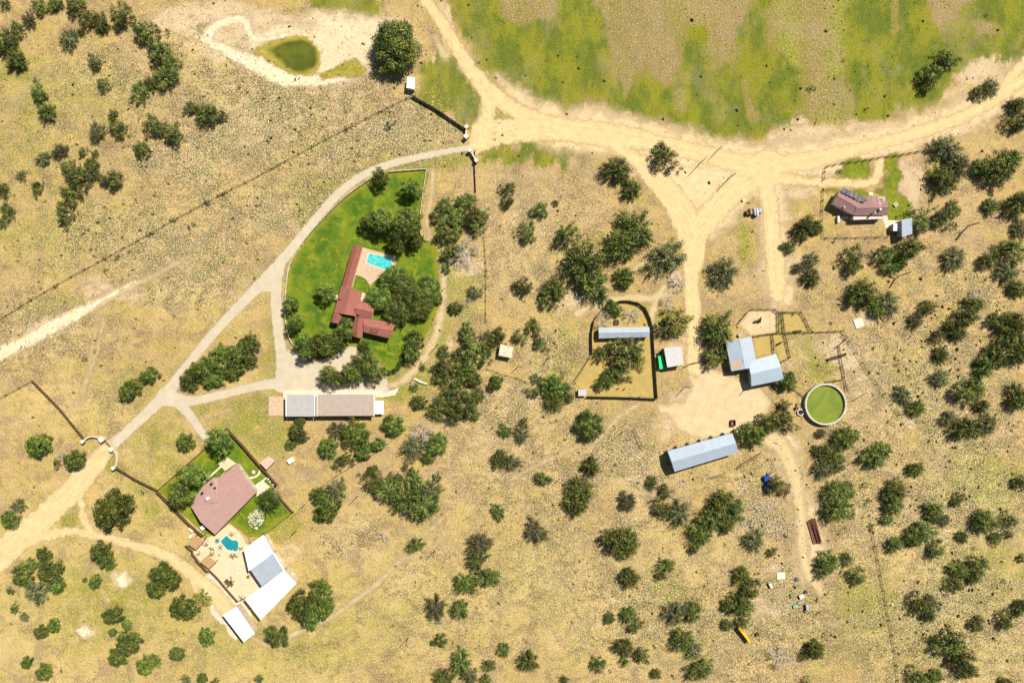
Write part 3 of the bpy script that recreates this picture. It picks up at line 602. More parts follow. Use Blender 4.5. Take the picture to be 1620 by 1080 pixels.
# long low house by the drive
M_mauve = roofmat('mauve grey roof', (.37, .345, .33), (.32, .30, .28), R(0), 1.2, .6, dirtamt=.4)
M_taupe = roofmat('taupe metal roof', (.36, .29, .235), (.31, .25, .20), R(0), 1.1, .6, dirtamt=.4)
t = Thing('long_house', W(527, 641), 'long low building in three roof sections, mauve, taupe and white, along the drive', 'house')
roofed(t, z9((183,198),(572,198),(572,486),(183,486)), 3.9, 4.2, M_mauve, M_cream, kind='flat')
roofed(t, z9((588,198),(1350,196),(1350,476),(588,480)), 4.1, 4.4, M_taupe, M_cream, kind='flat')
roofed(t, z9((1356,282),(1470,280),(1470,452),(1358,455)), 2.6, 2.8, M_white, M_cream, kind='flat')
for (xa, xb, m) in ((183, 192, M_white), (562, 572, M_white), (588, 604, M_coping), (1340, 1350, M_white)):
    q = [W(*p, 4.3) for p in z9((xa,198),(xb,198),(xb,482),(xa,482))]; t.part('trim', MB().prism(q, 4.42, 4.50), m)
t.part('gap_fill', MB().prism([W(*p, 2.8) for p in z9((560,215),(600,215),(600,460),(560,460))], 0, 2.8), M_cream)

# lower left house
M_plum = roofmat('dusty pink brown shingle', (.37, .225, .195), (.33, .195, .165), R(43), .8, .85, dirt=(.24, .15, .13), dirtamt=.35, spec=.15, seam=.05, streak=.15)
t = Thing('courtyard_house', W(352, 785), 'broad dusty pink roofed house with hipped front on a fenced green lawn', 'house')
Q = z2((778,372),(342,785),(570,1052),(970,645))
r = roofed(t, Q, 3.0, 5.0, M_plum, M_stone)
apx = (*W(*z2((598,745))[0], 5.0), 5.02)
base = [(*W(*p, 3.0), 3.06) for p in z2((665,447),(600,522),(560,508),(460,592),(388,690),(345,782))]
mb = MB().add([apx]+base, [(0, i, i+1) for i in range(1, 6)]); mb.add([apx]+[(x, y, 2.85) for x, y, z in base], [(0, i+1, i) for i in range(1, 6)])
mb.add(base+[(x, y, 2.85) for x, y, z in base], [(i, 6+i, 7+i, i+1) for i in range(5)])
h2 = t.part('hipped_roof', mb, M_plum)
t.part('wall', MB().prism(offset_poly([p[:2] for p in base]+[apx[:2]], -.5), 0, 2.8), M_stone)
hp = lambda dx: 3.1
for p_ in ((535,572),(570,610),(447,660)): on_roof(t, h2, z2(p_)[0], 3.9, (.8, .8, 1.0), 3.2, M_black, 'skylight', R(43))
on_roof(t, h2, z2((503,710))[0], 4.6, (1.0, 1.3, 1.6), 3.6, M_coping, 'chimney', R(43))
for p_ in ((800,608),(860,540)): on_roof(t, r, z2(p_)[0], 4.6, (.4, .4, .7), 4.0, M_coping, 'vent', R(43))
on_roof(t, None, z2((375,712))[0], .8, (.8, .8, 1.0), 0, M_steel, 'air_conditioner', R(43))
on_roof(t, None, z2((455,985))[0], 1, (1.5, 1.6, 1.4), 0, M_white, 'utility_box', R(40))

# white courtyard building
M_whiteroof = roofmat('white metal roof', (.62, .63, .65), (.57, .58, .61), R(125), 1.0, .5, dirtamt=.2, seam=.04, streak=.06)
M_bluegrey = roofmat('blue grey roof', (.30, .34, .37), (.26, .30, .33), R(35), 1.0, .6, dirtamt=.2)
t = Thing('white_building', W(427, 893), 'large white roofed building with a grey middle section beside the tan courtyard', 'building')
roofed(t, z3((572,205),(740,82),(825,240),(612,395)), 4.8, 5.1, M_whiteroof, M_cream, kind='flat', thick=.2)
roofed(t, z3((622,372),(826,242),(918,384),(722,522)), 4.6, 4.75, M_bluegrey, M_cream, kind='flat', thick=.2)
roofed(t, z3((583,632),(918,382),(1022,497),(715,812)), 5.4, 5.8, M_whiteroof, M_stone, kind='flat', thick=.25)
t.part('trim', MB().prism([W(*p, 4.2) for p in z3((822,235),(835,228),(930,385),(914,388))], 4.77, 4.9), M_whiteroof)
t = Thing('carport', W(377, 986), 'small white flat roofed carport apart from the large white building', 'carport')
roofed(t, z3((395,768),(510,690),(666,925),(570,1002)), 4.8, 5.1, M_whiteroof, M_stone, kind='flat', style='shed')

# sheds near the coop
t = Thing('chicken_house', W(986, 526), 'long narrow silver roofed shed inside the dark horseshoe fence', 'shed')
roofed(t, z4((280,348),(762,343),(766,438),(284,452)), 2.8, 3.5, M_greyroof, M_tin, style='barn', over=.3)
M_pale = roofmat('pale sheet roof', (.46, .44, .42), (.41, .39, .37), R(5), 1.0, .6, dirtamt=.35)
t = Thing('open_shed', W(1065, 564), 'square pale roofed shed between the horseshoe pen and the dirt track', 'shed')
roofed(t, z4((900,540),(1066,525),(1092,700),(934,726)), 4.0, 4.3, M_pale, M_tin, kind='flat', style='barn', over=.3)
t = Thing('garden_hut', W(921, 621), 'tiny pale hut at the lower left corner of the horseshoe pen', 'hut')
roofed(t, z4((88,935),(166,935),(166,996),(90,998)), 1.9, 2.2, M_pale, M_tin, kind='flat', style='barn', over=.15)
M_grn = simple('bright green paint', (.03, .62, .16), (.02, .50, .12), 1, .5)
t = Thing('skip_bin', W(*z4((878,675))[0]), 'bright green open bin beside the square pale roofed shed', 'bin')
q = [W(*p, 1.2) for p in z4((843,617),(890,611),(911,735),(857,742))]; qi = offset_poly(q, -.12)
t.part('body', MB().prism(q, .15, 1.9), M_grn); t.part('rim', MB().add([(*p, 1.98) for p in q]+[(*p, 1.98) for p in qi]+[(*p, 1.9) for p in q]+[(*p, 1.9) for p in qi], [(i, (i+1) % 4, 4+(i+1) % 4, 4+i) for i in range(4)]+[(i, 8+i, 8+(i+1) % 4, (i+1) % 4) for i in range(4)]), M_grn)
for p in offset_poly(q, -.25): t.part('caster', MB().tube((p[0]-.08, p[1], .1), (p[0]+.08, p[1], .1), .1), M_black)

# barns
t = Thing('barn', W(1168, 558), 'silver gabled barn with a rust patch, left of the pair joined at the pens', 'barn')
Q = z5((285,345),(330,575),(532,538),(485,305))
r = roofed(t, Q, 3.8, 4.9, roofmat('silver barn roof', (.31, .36, .40), (.27, .32, .37), R(102), 1.0, .5, dirtamt=.25), M_tin, style='barn')
def slope_panel(t, parent, px, zf, mat, name):
    q = []
    for p in px:
        z_ = zf(p); q.append((*W(*p, z_), z_+.03))
    return t.part(name, MB().add(q, [(0, 1, 2, 3)]), mat, parent=parent)
def zl(p):  # height on the left barn roof by distance from its ridge line
    a_ = Vector(z5((385,325))[0]); b_ = Vector(z5((431,557))[0]); d_ = (b_-a_).normalized(); v_ = Vector(p)-a_
    return 4.9-abs(v_.x*d_.y-v_.y*d_.x)*.25*(1.1/5.1)+.02
M_rustp = simple('rust orange sheet', (.50, .27, .13), (.45, .33, .22), 1.5)
slope_panel(t, r, z5((325,505),(400,498),(408,540),(332,552)), zl, M_rustp, 'rusty_panel')
slope_panel(t, r, z5((412,494),(466,486),(468,494),(413,504)), zl, simple('red flashing', (.45, .06, .05)), 'flashing')
t = Thing('barn', W(1211, 585), 'silver gabled barn, right and lower of the pair joined at the pens', 'barn')
roofed(t, z5((458,500),(675,440),(738,640),(485,692)), 4.0, 5.2, roofmat('silver barn roof two', (.31, .37, .42), (.28, .34, .39), R(12), 1.0, .5, dirtamt=.2), M_tin, style='barn')
t = Thing('long_barn', W(1110, 715), 'long silver gabled barn standing alone on the dry yard', 'barn')
r = roofed(t, z7((128,262),(630,122),(676,272),(182,422)), 4.6, 5.7, roofmat('blue silver roof', (.29, .345, .40), (.26, .31, .36), R(17), 1.0, .5, dirtamt=.15), M_tin, style='barn')
for k in range(6):
    x_ = 150+k*92; x0, y0 = W(*z7((x_+60, 262-(x_-70)*.28))[0], 3.8); t.part('buttress', MB().box((x0, y0+.2, 1.9), (.5, .7, 3.8), R(15)), M_tin)
t = Thing('garden_shed', W(798, 556), 'small cream flat roofed shed half under trees left of the pens', 'shed')
roofed(t, Zm(7.715,760,520)((245,185),(402,228),(378,358),(222,325)), 3.0, 3.2, simple('cream roof', (.55, .47, .32), (.48, .38, .25), .8), M_cream, kind='flat', style='barn', over=.2)
t = Thing('box_trailer', W(648, 133), 'white box trailer on the grass below the big round oak', 'trailer')
q = z_ = Zm(6.75,620,110)((168,80),(243,88),(233,208),(155,193))
QB = [W(*p, 2.8) for p in q]
t.part('body', MB().prism(QB, .55, 2.75), M_white); t.part('roof', MB().prism(offset_poly(QB, .05), 2.754, 2.82), M_white)
for p in offset_poly(QB, -.1): t.part('wheel', MB().tube((p[0]-.12, p[1], .32), (p[0]+.12, p[1], .32), .32, n=14), M_black)

# upper right house
M_tr1 = roofmat('plum brown shingle', (.24, .135, .125), (.20, .11, .10), R(-22), .8, .8, dirt=(.33, .21, .18), dirtamt=.4, seam=.05)
M_tr2 = roofmat('salmon shingle', (.38, .235, .19), (.32, .19, .16), R(90), .8, .8, dirt=(.24, .14, .12), dirtamt=.4, seam=.05)
t = Thing('brown_house', W(1357, 326), 'angled plum brown house with roof solar panels beside the upper right track', 'house')
rA = roofed(t, z6((272,450),(500,598),(430,738),(185,610)), 3.4, 4.6, M_tr1, M_cream)
roofed(t, z6((440,585),(785,575),(787,738),(425,738)), 3.4, 4.65, M_tr1, M_cream)
roofed(t, z6((550,530),(600,655),(782,655),(772,524)), 3.2, 4.45, M_tr2, M_cream)
roofed(t, z6((420,738),(745,732),(740,775),(420,785)), 3.0, 2.6, simple('pale porch roof', (.5, .45, .40)), M_cream, kind='flat', style='open', over=.1)
a_ = Vector(z6((300,445))[0]); b_ = Vector(z6((560,560))[0])
for k in range(6):
    p_ = a_.lerp(b_, (k+.5)/6)+Vector((-1.2, 2.2)); x_, y_ = W(p_.x, p_.y, 4.2)
    f_ = t.part('solar_panel', MB().box((x_, y_, 4.25), (1.5, 2.0, .08), R(-25)), M_black); 
    t.part('solar_glass', MB().box((x_, y_, 4.31), (1.25, 1.8, .03), R(-25)), simple('solar glass', (.05, .06, .08), (.16, .18, .21), .8, .15, .5), parent=f_)
on_roof(t, None, z6((708,672))[0], 4.6, (.8, .8, 1.4), 4.0, M_coping, 'chimney')
on_roof(t, None, z6((640,712))[0], 4.6, (.5, .5, 2.6), 3.6, M_steel, 'flue')
on_roof(t, None, z6((320,645))[0], 4.6, (.5, .5, 1.0), 3.7, M_coping, 'vent')
on_roof(t, None, z6((727,566))[0], 4.2, (2.0, 1.1, .3), 3.9, M_frame, 'skylight'); on_roof(t, None, z6((727,566))[0], 4.2, (1.6, .8, .05), 4.2, simple('skylight olive glass', (.14, .15, .04)), 'skylight_glass')
slab('patio', [z6((635,480),(590,480),(590,515),(635,515)), z6((250,755),(365,750),(365,780),(250,785)), z6((740,745),(790,740),(800,790),(950,790),(945,825),(860,830),(820,900),(775,880),(745,790))], M_slab, .05)
t = Thing('propane_tank', W(*z6((240,785))[0]), 'white horizontal propane tank below the solar panelled house', 'tank')
x, y = t.x, t.y; t.part('shell', MB().tube((x, y+1.1, .85), (x, y-1.1, .85), .5, n=16).tube((x, y+1.3, .85), (x, y+1.1, .85), .25, .5, n=16).tube((x, y-1.1, .85), (x, y-1.3, .85), .5, .25, n=16), M_white, smooth=False)
for s_ in (-.7, .7): t.part('leg', MB().box((x, y+s_, .25), (.7, .15, .5)), M_steel)
t.part('valve', MB().tube((x, y, 1.3), (x, y, 1.5), .15), M_steel)
t = Thing('garden_shed', W(1420, 360), 'small white flat roofed shed right of the solar panelled house', 'shed')
roofed(t, z6((860,826),(935,826),(936,906),(860,908)), 2.6, 2.8, M_white, M_cream, kind='flat', style='barn', over=.15)
t = Thing('workshop', W(1435, 360), 'blue grey roofed shed partly covered by trees right of a small white one', 'shed')
roofed(t, z6((948,785),(1062,765),(1068,940),(955,978)), 4.2, 4.5, roofmat('blue workshop roof', (.27, .31, .37), (.24, .28, .33), R(90), .9, .5, dirtamt=.2), M_tin, kind='flat', style='barn', over=.2)
t = Thing('stone_well', W(*z6((878,620))[0]), 'small white square well head on the grass right of the solar panelled house', 'well')
x, y = t.x, t.y; t.part('curb', MB().ring((x, y), .45, 1.0, 0, .7, 4), M_coping); t.part('opening', MB().prism([(x-.4, y-.1), (x, y-.45), (x+.4, y-.1), (x, y+.4)], .1, .5), M_black)

# round tank
cx, cy = W(1306.5, 639.3, 1.8)
t = Thing('water_tank', (cx, cy), 'large round concrete tank brim full of green algae water', 'water tank')
t.part('wall', MB().ring((cx, cy), 7.55, 8.2, 0, 1.95, 96), simple('pale tank concrete', (.46, .43, .34), (.36, .33, .26), .8, bump=.2))
t.part('water', MB().prism([(cx+7.56*math.cos(i*math.pi/48), cy+7.56*math.sin(i*math.pi/48)) for i in range(96)], .1, 1.0), M_algae)
x, y = W(*z5((862,892))[0]); t = Thing('water_trough', (x, y), 'small round trough with dark water on the left side of the round tank', 'trough')
t.part('wall', MB().ring((x, y), 1.0, 1.35, 0, .7, 32), M_coping); t.part('water', MB().prism([(x+1.01*math.cos(i*.2618), y+1.01*math.sin(i*.2618)) for i in range(24)], 0, .5), M_black)
x, y = W(*z5((890,862))[0]); single('pump_pad', MB().box((x, y, .15), (2.3, 1.5, .3), R(15)).box((x-.4, y+.2, .5), (.5, .4, .5)), simple('mauve concrete', (.36, .28, .27)), 'mauve concrete pump pad between the small trough and the round tank', 'pad')
x, y = W(*z5((830,858))[0]); single('pump_housing', MB().box((x, y, .5), (1.0, .8, 1.0), R(-40)).box((x, y, 1.04), (1.2, 1.0, .08), R(-40)), M_rust, 'dark rusty pump housing above left of the small round trough', 'pump')
x, y = W(*z5((338,975))[0]); t = Thing('steel_bin', (x, y), 'rusty brown open steel bin on the bare yard', 'bin')
t.part('body', MB().box((x, y+1.1, .6), (1.8, .12, 1.2)).box((x, y-1.1, .6), (1.8, .12, 1.2)).box((x-.85, y, .6), (.1, 2.1, 1.2)).box((x+.85, y, .6), (.1, 2.1, 1.2)), M_rust); t.part('base', MB().box((x, y, .1), (1.55, 2.0, .14)), simple('faded red steel', (.30, .10, .06)))

# pergolas in the courtyard
def pergola(px, label):
    q = [W(*p, 2.4) for p in px]; c = (sum(a[0] for a in q)/4, sum(a[1] for a in q)/4)
    t = Thing('pergola', c, label, 'pergola'); A, B, C_, D = [Vector(v) for v in q]
    for p in offset_poly(q, -.2): t.part('post', MB().box((p[0], p[1], 1.15), (.18, .18, 2.3)), M_timber)
    mb = MB(); k = 14
    for i in range(k):
        u = (i+.5)/k; p0 = A.lerp(B, u); p1 = D.lerp(C_, u); m = (p0+p1)/2; dd = p1-p0
        mb.box((m.x, m.y, 2.42), (dd.length, (B-A).length/k*.92, .05), math.atan2(dd.y, dd.x))
    t.part('slats', mb, M_wood)
    t.part('frame', MB().box((*((A+B)/2), 2.34), ((B-A).length, .12, .12), math.atan2(*(B-A).yx)).box((*((C_+D)/2), 2.34), ((C_-D).length, .12, .12), math.atan2(*(C_-D).yx)), M_timber)
pergola(z3((95,165),(155,92),(232,135),(160,212)), 'orange brown slatted pergola nearest the pink roofed house')
pergola(z3((200,318),(262,262),(338,312),(272,375)), 'orange brown slatted pergola further down the courtyard wall')
x, y = W(*z2((1070,370))[0], 2.2); t = Thing('lean_to', (x, y), 'small buff roofed shelter on the outer side of the pink house fence', 'shelter')
roofed(t, z2((998,372),(1080,304),(1143,350),(1058,436)), 2.1, 2.3, simple('buff roof', (.50, .36, .26), (.42, .29, .21), 1), M_cream, kind='flat', style='open', over=.2, posts=2)
x, y = W(*z2((1297,345))[0]); single('feed_box', MB().box((x, y, .6), (2.3, 1.5, 1.0), R(35)).box((x, y, 1.14), (2.5, 1.7, .08), R(35)), M_white, 'small white feed box alone on the dry grass right of the buff shelter', 'box')
for i, (p_, s_, lab) in enumerate(((z3((130,38))[0], (1.9, 1.1), 'white storage box outside the wall by the upper pergola'), (z3((128,92))[0], (1.8, 1.0), 'pale storage box touching the upper pergola, lower of two'))):
    x, y = W(*p_); single('storage_box', MB().box((x, y, .5), (*s_, 1.0), R(-40 if i == 0 else 45)).box((x, y, 1.04), (s_[0]+.1, s_[1]+.1, .08), R(-40 if i == 0 else 45)), M_coping, lab, 'box')
x, y = W(*z2((945,455))[0]); single('bird_bath', MB().tube((x, y, 0), (x, y, .8), .18, .12).tube((x, y, .8), (x, y, .95), .35, .75, 16), M_coping, 'pale bird bath on the lawn right of the pink roofed house', 'bird bath')
for i, p_ in enumerate(((1085,520),(1100,545),(1130,575))):
    x, y = W(*z2(p_)[0]); single('planter_pot', MB().tube((x, y, 0), (x, y, .7), .3, .45, 12), M_coping if i else M_white, 'pale planter pot on the paved strip, %s of three from the top' % ('first', 'second', 'third')[i], 'pot', 'pots on the paved strip')
# round stone ring in the courtyard
x, y = W(*z3((537,378))[0]); mb = MB()
for i in range(40):
    a_ = i*2*math.pi/40; r_ = 1.9+.3*math.sin(3*a_); mb.box((x+r_*math.cos(a_), y+r_*math.sin(a_), .12), (.35, .22, .25), a_)
for k in range(5): mb.box((x-.3+.2*k, y-.3+.1*k, .3+.1*k), (.4, .3, .3), k)
single('stone_ring', mb, M_coping, 'pale stone planting ring in the middle of the tan courtyard', 'garden bed')
# white rock garden
mb = MB(); x0, y0 = W(*z2((965,905))[0]); rr = random.Random(3)
for i in range(230):
    a_ = rr.random()*6.283; q_ = math.sqrt(rr.random()); x = x0+3.2*q_*math.cos(a_); y = y0+4.0*q_*math.sin(a_)+(1.2 if math.cos(a_) > .2 else 0)
    if rr.random() < .25 and q_ < .5: continue
    s_ = rr.uniform(.15, .5); mb.box((x, y, s_*.25), (s_, s_*rr.uniform(.6, 1), s_*.6), rr.random()*3, tilt=rr.uniform(-.3, .3))
single('rock_garden', mb, M_coping, 'white rock garden bed on the lawn right of the pink roofed house', 'rock garden')['kind'] = 'stuff'
mb = MB()
for i in range(60):
    p_ = z3((350+rr.random()*190, 150+rr.random()*110))[0]
    p0 = z3((440,170))[0]
    if abs(p_[0]-p0[0]) < 15 and p_[1]-p0[1] < 8: continue
    x, y = W(*p_); s_ = rr.uniform(.25, .6); mb.box((x, y, s_*.3), (s_, s_*.8, s_*.6), rr.random()*3)
single('border_rocks', mb, M_coping, 'scattered pale border rocks along the edge of the teal pool', 'rocks')

# ---------------- fences and walls ----------------
def pts_w(px): return [Vector(W(*p)) for p in px]
def fence(px, label, style='wire', name='fence', h=1.3, spacing=4.0, cat='fence', smooth=False, mat=None):
    if smooth: px = smooth_line(px, 5)
    P = pts_w(px); t = Thing(name, tuple(P[0]), label, cat); m = mat or {'wire': M_pole, 'board': M_brownf, 'white': M_coping, 'rail': M_timber, 'wall': M_stone}[style]
    mb = MB()
    for a_, b_ in zip(P[:-1], P[1:]):
        d = b_-a_; L = d.length; rz = math.atan2(d.y, d.x); m_ = (a_+b_)/2
        if style == 'wire':
            for z in (.4, .8, 1.15): mb.box((m_.x, m_.y, z*h/1.3), (L, .055, .05), rz)
        elif style in ('board',): mb.box((m_.x, m_.y, h/2+.05), (L+.04, .06, h-.1), rz)
        elif style == 'wall': mb.box((m_.x, m_.y, h/2), (L+.3, .55, h), rz)
        else:
            for z in (.4, .75, 1.1): mb.box((m_.x, m_.y, z*h/1.3), (L+.02, .12 if style == 'white' else .09, .1), rz)
    t.part('wall' if style == 'wall' else ('board_panel' if style == 'board' else 'rail'), mb, m)
    if style != 'wall':
        acc = 0; s_ = .16 if style == 'wire' else .13
        post = None; carry = 0
        for a_, b_ in zip(P[:-1], P[1:]):
            d = b_-a_; L = d.length; u = carry
            while u < L:
                p = a_+d*(u/L)
                if post is None:
                    post = t.part('post', MB().box((p.x, p.y, h/2+.05), (s_*1.6, s_*1.6, h+.1), math.atan2(d.y, d.x)), m); p_first = p.copy()
                else:
                    c = post.copy(); COL.objects.link(c); c.location = (p.x-p_first.x, p.y-p_first.y, 0)
                u += spacing
            carry = u-L
    return t
fence([(-10,512),(87,453),(165,410),(235,372),(273,350),(355,306),(400,284),(508,225),(546,206),(600,178),(653,152)], 'long wire fence running diagonally across the upper left dry slope', spacing=6)
fence([(653,153),(690,174),(737,206)], 'brown board fence along the edge of the green grass near the upper gate', 'board', h=1.9)
fence([(-10,636),(53,602)], 'short wire fence reaching the left edge of the photo', spacing=6, h=1.4)
fence([(53,602),(95,645),(135,694)], 'brown board fence from the slope down to the left gate wall', 'board', h=1.5)
fence([(184,738),(215,757),(251,775)], 'brown board fence from the lower gate wall to the pink house garden', 'board', h=1.7)
fence(z2((33,630),(250,440),(478,238)), 'low pale and dark fence along the upper left side of the pink house lawn', 'rail', h=1.2)
fence(z2((30,636),(110,720),(220,832),(335,950),(462,1058),(500,1030)), 'tall brown board fence along the lower left side of the pink house lawn', 'board', h=1.9)
fence(z2((636,78),(688,38),(850,212),(990,378),(1085,480),(1170,578),(1122,612)), 'tall dark brown board fence along the upper right side of the pink house lawn', 'board', h=2.1)
fence(z2((1185,690),(1250,765),(1316,838)), 'dark board fence at the right corner of the pink house lawn', 'board', h=1.4)
fence(z2((1316,838),(1160,960),(1000,1078)), 'thin dark rail fence along the lower right of the pink house lawn', 'rail', h=1.1)
fence(z3((82,172),(140,222),(135,240),(200,330),(262,392),(285,385)), 'dark stepped board wall behind the two pergolas', 'board', h=1.5)
fence(z3((285,385),(350,450),(430,545),(522,650),(590,615)), 'brown courtyard wall between the paving and the dirt drive', 'board', h=1.3)
fence([(590,281),(552,308),(522,336),(489,372),(468,402),(457,427),(452,473),(453,511),(461,540),(480,558)], 'white rail fence curving along the drive side of the big lawn', 'white', h=1.2, smooth=True, spacing=3)
fence([(616,272),(675,267.5),(669,310),(663.5,352),(666,370),(672,380),(677,381),(679,377)], 'white rail fence along the top and right of the big lawn', 'white', h=1.2, spacing=3)
fence(z4(*[(215,590),(213,400),(235,280),(300,190),(380,130),(480,97),(560,95),(650,115),(720,165),(765,260),(785,340),(795,450),(810,700),(832,1022),(600,1010),(170,1000)]), 'dark horseshoe shaped board fence round the orange soil pen', 'board', h=2.0, spacing=3, mat=M_timber)
fence(z4((198,630),(120,745),(40,865)), 'short slanting dark fence closing the left of the horseshoe pen', 'rail', h=1.6)
fence(z4((1090,720),(1150,690),(1300,655)), 'short double rail fence right of the square pale roofed shed', 'rail', h=1.4)
fence(z5((365,215),(440,125),(480,92),(655,92),(688,130),(690,278)), 'brown rail fence round the pen above the silver barns', 'rail', h=1.6, spacing=3)
fence(z5((490,305),(640,280),(735,275),(940,270),(1190,260)), 'brown rail fence along the long middle line of the pens', 'rail', h=1.6, spacing=3)
fence(z5((640,282),(655,440)), 'short brown rail fence dividing the two pens nearest the barns', 'rail', h=1.6, spacing=3)
fence(z5((690,115),(860,115),(905,190),(940,270)), 'brown rail fence round the four sided pen right of the first pen', 'rail', h=1.6, spacing=3)
fence(z5((718,118),(735,275),(760,380),(780,470),(700,508)), 'brown rail fence dropping from the four sided pen to the lower barn', 'rail', h=1.6, spacing=3)
fence([(1332,523),(1345,545),(1370,585),(1410,641),(1425,660)], 'wire fence slanting down right of the pens past the round tank', h=1.5, spacing=5)
fence(z5((1140,390),(1215,322)), 'short rail gate at the upper right corner of the corral', 'rail', h=1.3)
fence(z5((1160,385),(1170,460),(1195,600),(1222,730)), 'rail fence running down to the top of the round tank', 'rail', h=1.4)
fence(z5((1055,658),(1197,636)), 'short rail fence just above the round tank', 'rail', h=1.3)
fence(z5((1265,805),(1375,742)), 'short fallen rail fence right of the round tank', 'rail', h=.8)
fence(z5((795,700),(895,775)), 'thin rail fence between the tree and the round tank', 'rail', h=1.2)
fence(z6((85,345),(98,205),(300,160),(430,150),(600,122),(705,100),(905,80),(1100,40),(1205,25)), 'dark wire fence round the upper side of the solar panelled house garden', h=1.5, spacing=3)
fence(z6((78,465),(70,650),(60,850),(80,985),(300,985),(560,980),(800,975)), 'wire fence round the lower side of the solar panelled house garden', h=1.3, spacing=4)
fence(z6((1208,25),(1240,220),(1262,480),(1268,640)), 'dark wire fence right of the bare strip by the solar panelled house', h=1.5, spacing=4)
fence([(752,238),(751,262),(753,304)], 'dark board fence running down from the right hand gate wall', 'board', h=1.3)
fence([(766,375),(769,420),(769,450),(769,510)], 'thin wire fence in line below the right hand gate', h=1.2, spacing=5)
fence([(771,583),(790,590),(820,598),(838,606)], 'wire fence below the small cream shed', h=1.2, spacing=4)
fence([(1374,815),(1382,860),(1396,930),(1406,985),(1417,1050),(1420,1090)], 'long wire fence through the scrub at the lower right', h=1.3, spacing=6)
fence([(462,818),(490,790),(520,760),(560,735),(600,712),(640,680)], 'thin wire fence between trees right of the pink house garden', h=1.1, spacing=6)
# hedge below the lawn
mb = MB()
# gate walls with pillars
def gate_wall(px, label, pillars, h=1.5, smooth=True):
    line = smooth_line(px, 6) if smooth else px; P = pts_w(line)
    t = Thing('gate_wall', tuple(P[0]), label, 'gate wall'); mb = MB()
    left = []; right = []
    for i, p in enumerate(P):
        d = (P[min(i+1, len(P)-1)]-P[max(i-1, 0)]).normalized(); n_ = Vector((-d.y, d.x))*.32; left.append(p+n_); right.append(p-n_)
    k = len(P); V = [(*v, z) for z in (0, h) for v in left+right]; F = []
    for i in range(k-1): F += [(2*k+i, 2*k+i+1, 3*k+i+1, 3*k+i), (i, i+1, 2*k+i+1, 2*k+i), (k+i+1, k+i, 3*k+i, 3*k+i+1)]
    F += [(0, 2*k, 3*k, k), (k-1, 2*k-1, 4*k-1, 3*k-1)]
    mb.add(V, F); t.part('wall', mb, M_gate)
    for (px_, s_) in pillars:
        x, y = W(*px_); pl = t.part('pillar', MB().box((x, y, h*.6), (s_, s_, h*1.2), R(40)), M_gate); t.part('cap', MB().box((x, y, h*1.2+.1), (s_+.25, s_+.25, .2), R(40)), M_coping, parent=pl)
    return t
M_gate = simple('pale limestone gate wall', (.48, .40, .28), (.42, .34, .22), 1.5, bump=.3)
gate_wall([(134.5,697),(142,691),(152,689.5),(163,693)], 'curved pale stone gate wall on the upper left of the drive', [((134.5,697.5), 1.0), ((164.5,694), 1.7)])
gate_wall([(180,709.5),(186,716),(188,725),(186,737)], 'curved pale stone gate wall on the right of the drive', [((180,709.5), 1.4), ((183,739), 1.1)])
gate_wall([(738.5,203),(737.5,217)], 'straight pale stone gate wall above the drive at the upper gate', [((738.5,203), 1.2), ((738,218), 1.4)], 1.8, False)
gate_wall([(745,240),(748,246),(754,256)], 'slanting pale stone gate wall below the drive at the upper gate', [((744,240), 1.1), ((754,256), 1.1)], 1.8, False)
def gate(a_, b_, label):
    P0, P1 = Vector(W(*a_)), Vector(W(*b_)); d = P1-P0; rz = math.atan2(d.y, d.x); m_ = (P0+P1)/2
    t = Thing('gate', tuple(m_), label, 'gate'); f = MB()
    for z in (.3, .6, .9, 1.2): f.box((m_.x, m_.y, z), (d.length, .07, .06), rz)
    t.part('bars', f, M_pole)
    for p in (P0, m_, P1): t.part('upright', MB().box((p.x, p.y, .75), (.12, .12, 1.3), rz), M_pole)
gate((167,696), (177.5,707), 'dark barred metal gate across the drive between the two curved walls')

# ---------------- poles ----------------
def pole(px, h, arm, label):
    x, y = W(*px); t = Thing('utility_pole', (x, y), label, 'pole', None)
    t.part('shaft', MB().tube((x, y, 0), (x, y, h), .17, .11, 8), M_pole)
    if arm: t.part('crossarm', MB().box((x, y, h-.5), (1.8, .12, .14), R(arm)), M_pole)
pole((1152,283), 9, 0, 'tall bare utility pole standing inside the track triangle')
pole((1134,239), 7, 0, 'utility pole on the green verge above the main track')
pole((1107,259), 9, 40, 'utility pole with crossarm in the middle of the main track, left of two others')
pole((688,870), 6.5, 0, 'utility pole beside the faint path below the tree thicket')
pole((645,1009), 6.5, 60, 'lone utility pole with a crossarm near the bottom edge')
pole((468,840), 5.5, 0, 'utility pole on dry grass right of the white building')
pole((869,565), 5.5, 0, 'utility pole between the small cream shed and the horseshoe pen')
pole((773,576), 5, 0, 'utility pole at the left end of the wire fence below the small cream shed')
pole((819,580), 5, 0, 'utility pole just below right of the small cream shed')
pole((692,546), 7, 0, 'utility pole on the yellow grass right of the big lawn')
pole((1084,611), 7, 30, 'utility pole with crossarm below the square pale roofed shed')
pole((1178,616), 4.5, 0, 'short pole in the yard below the silver barns')
pole((566,784), 7, 0, 'utility pole left of the large tree thicket below the long low house')
pole((1280,344), 6, 0, 'utility pole above the trees left of the solar panelled house garden')

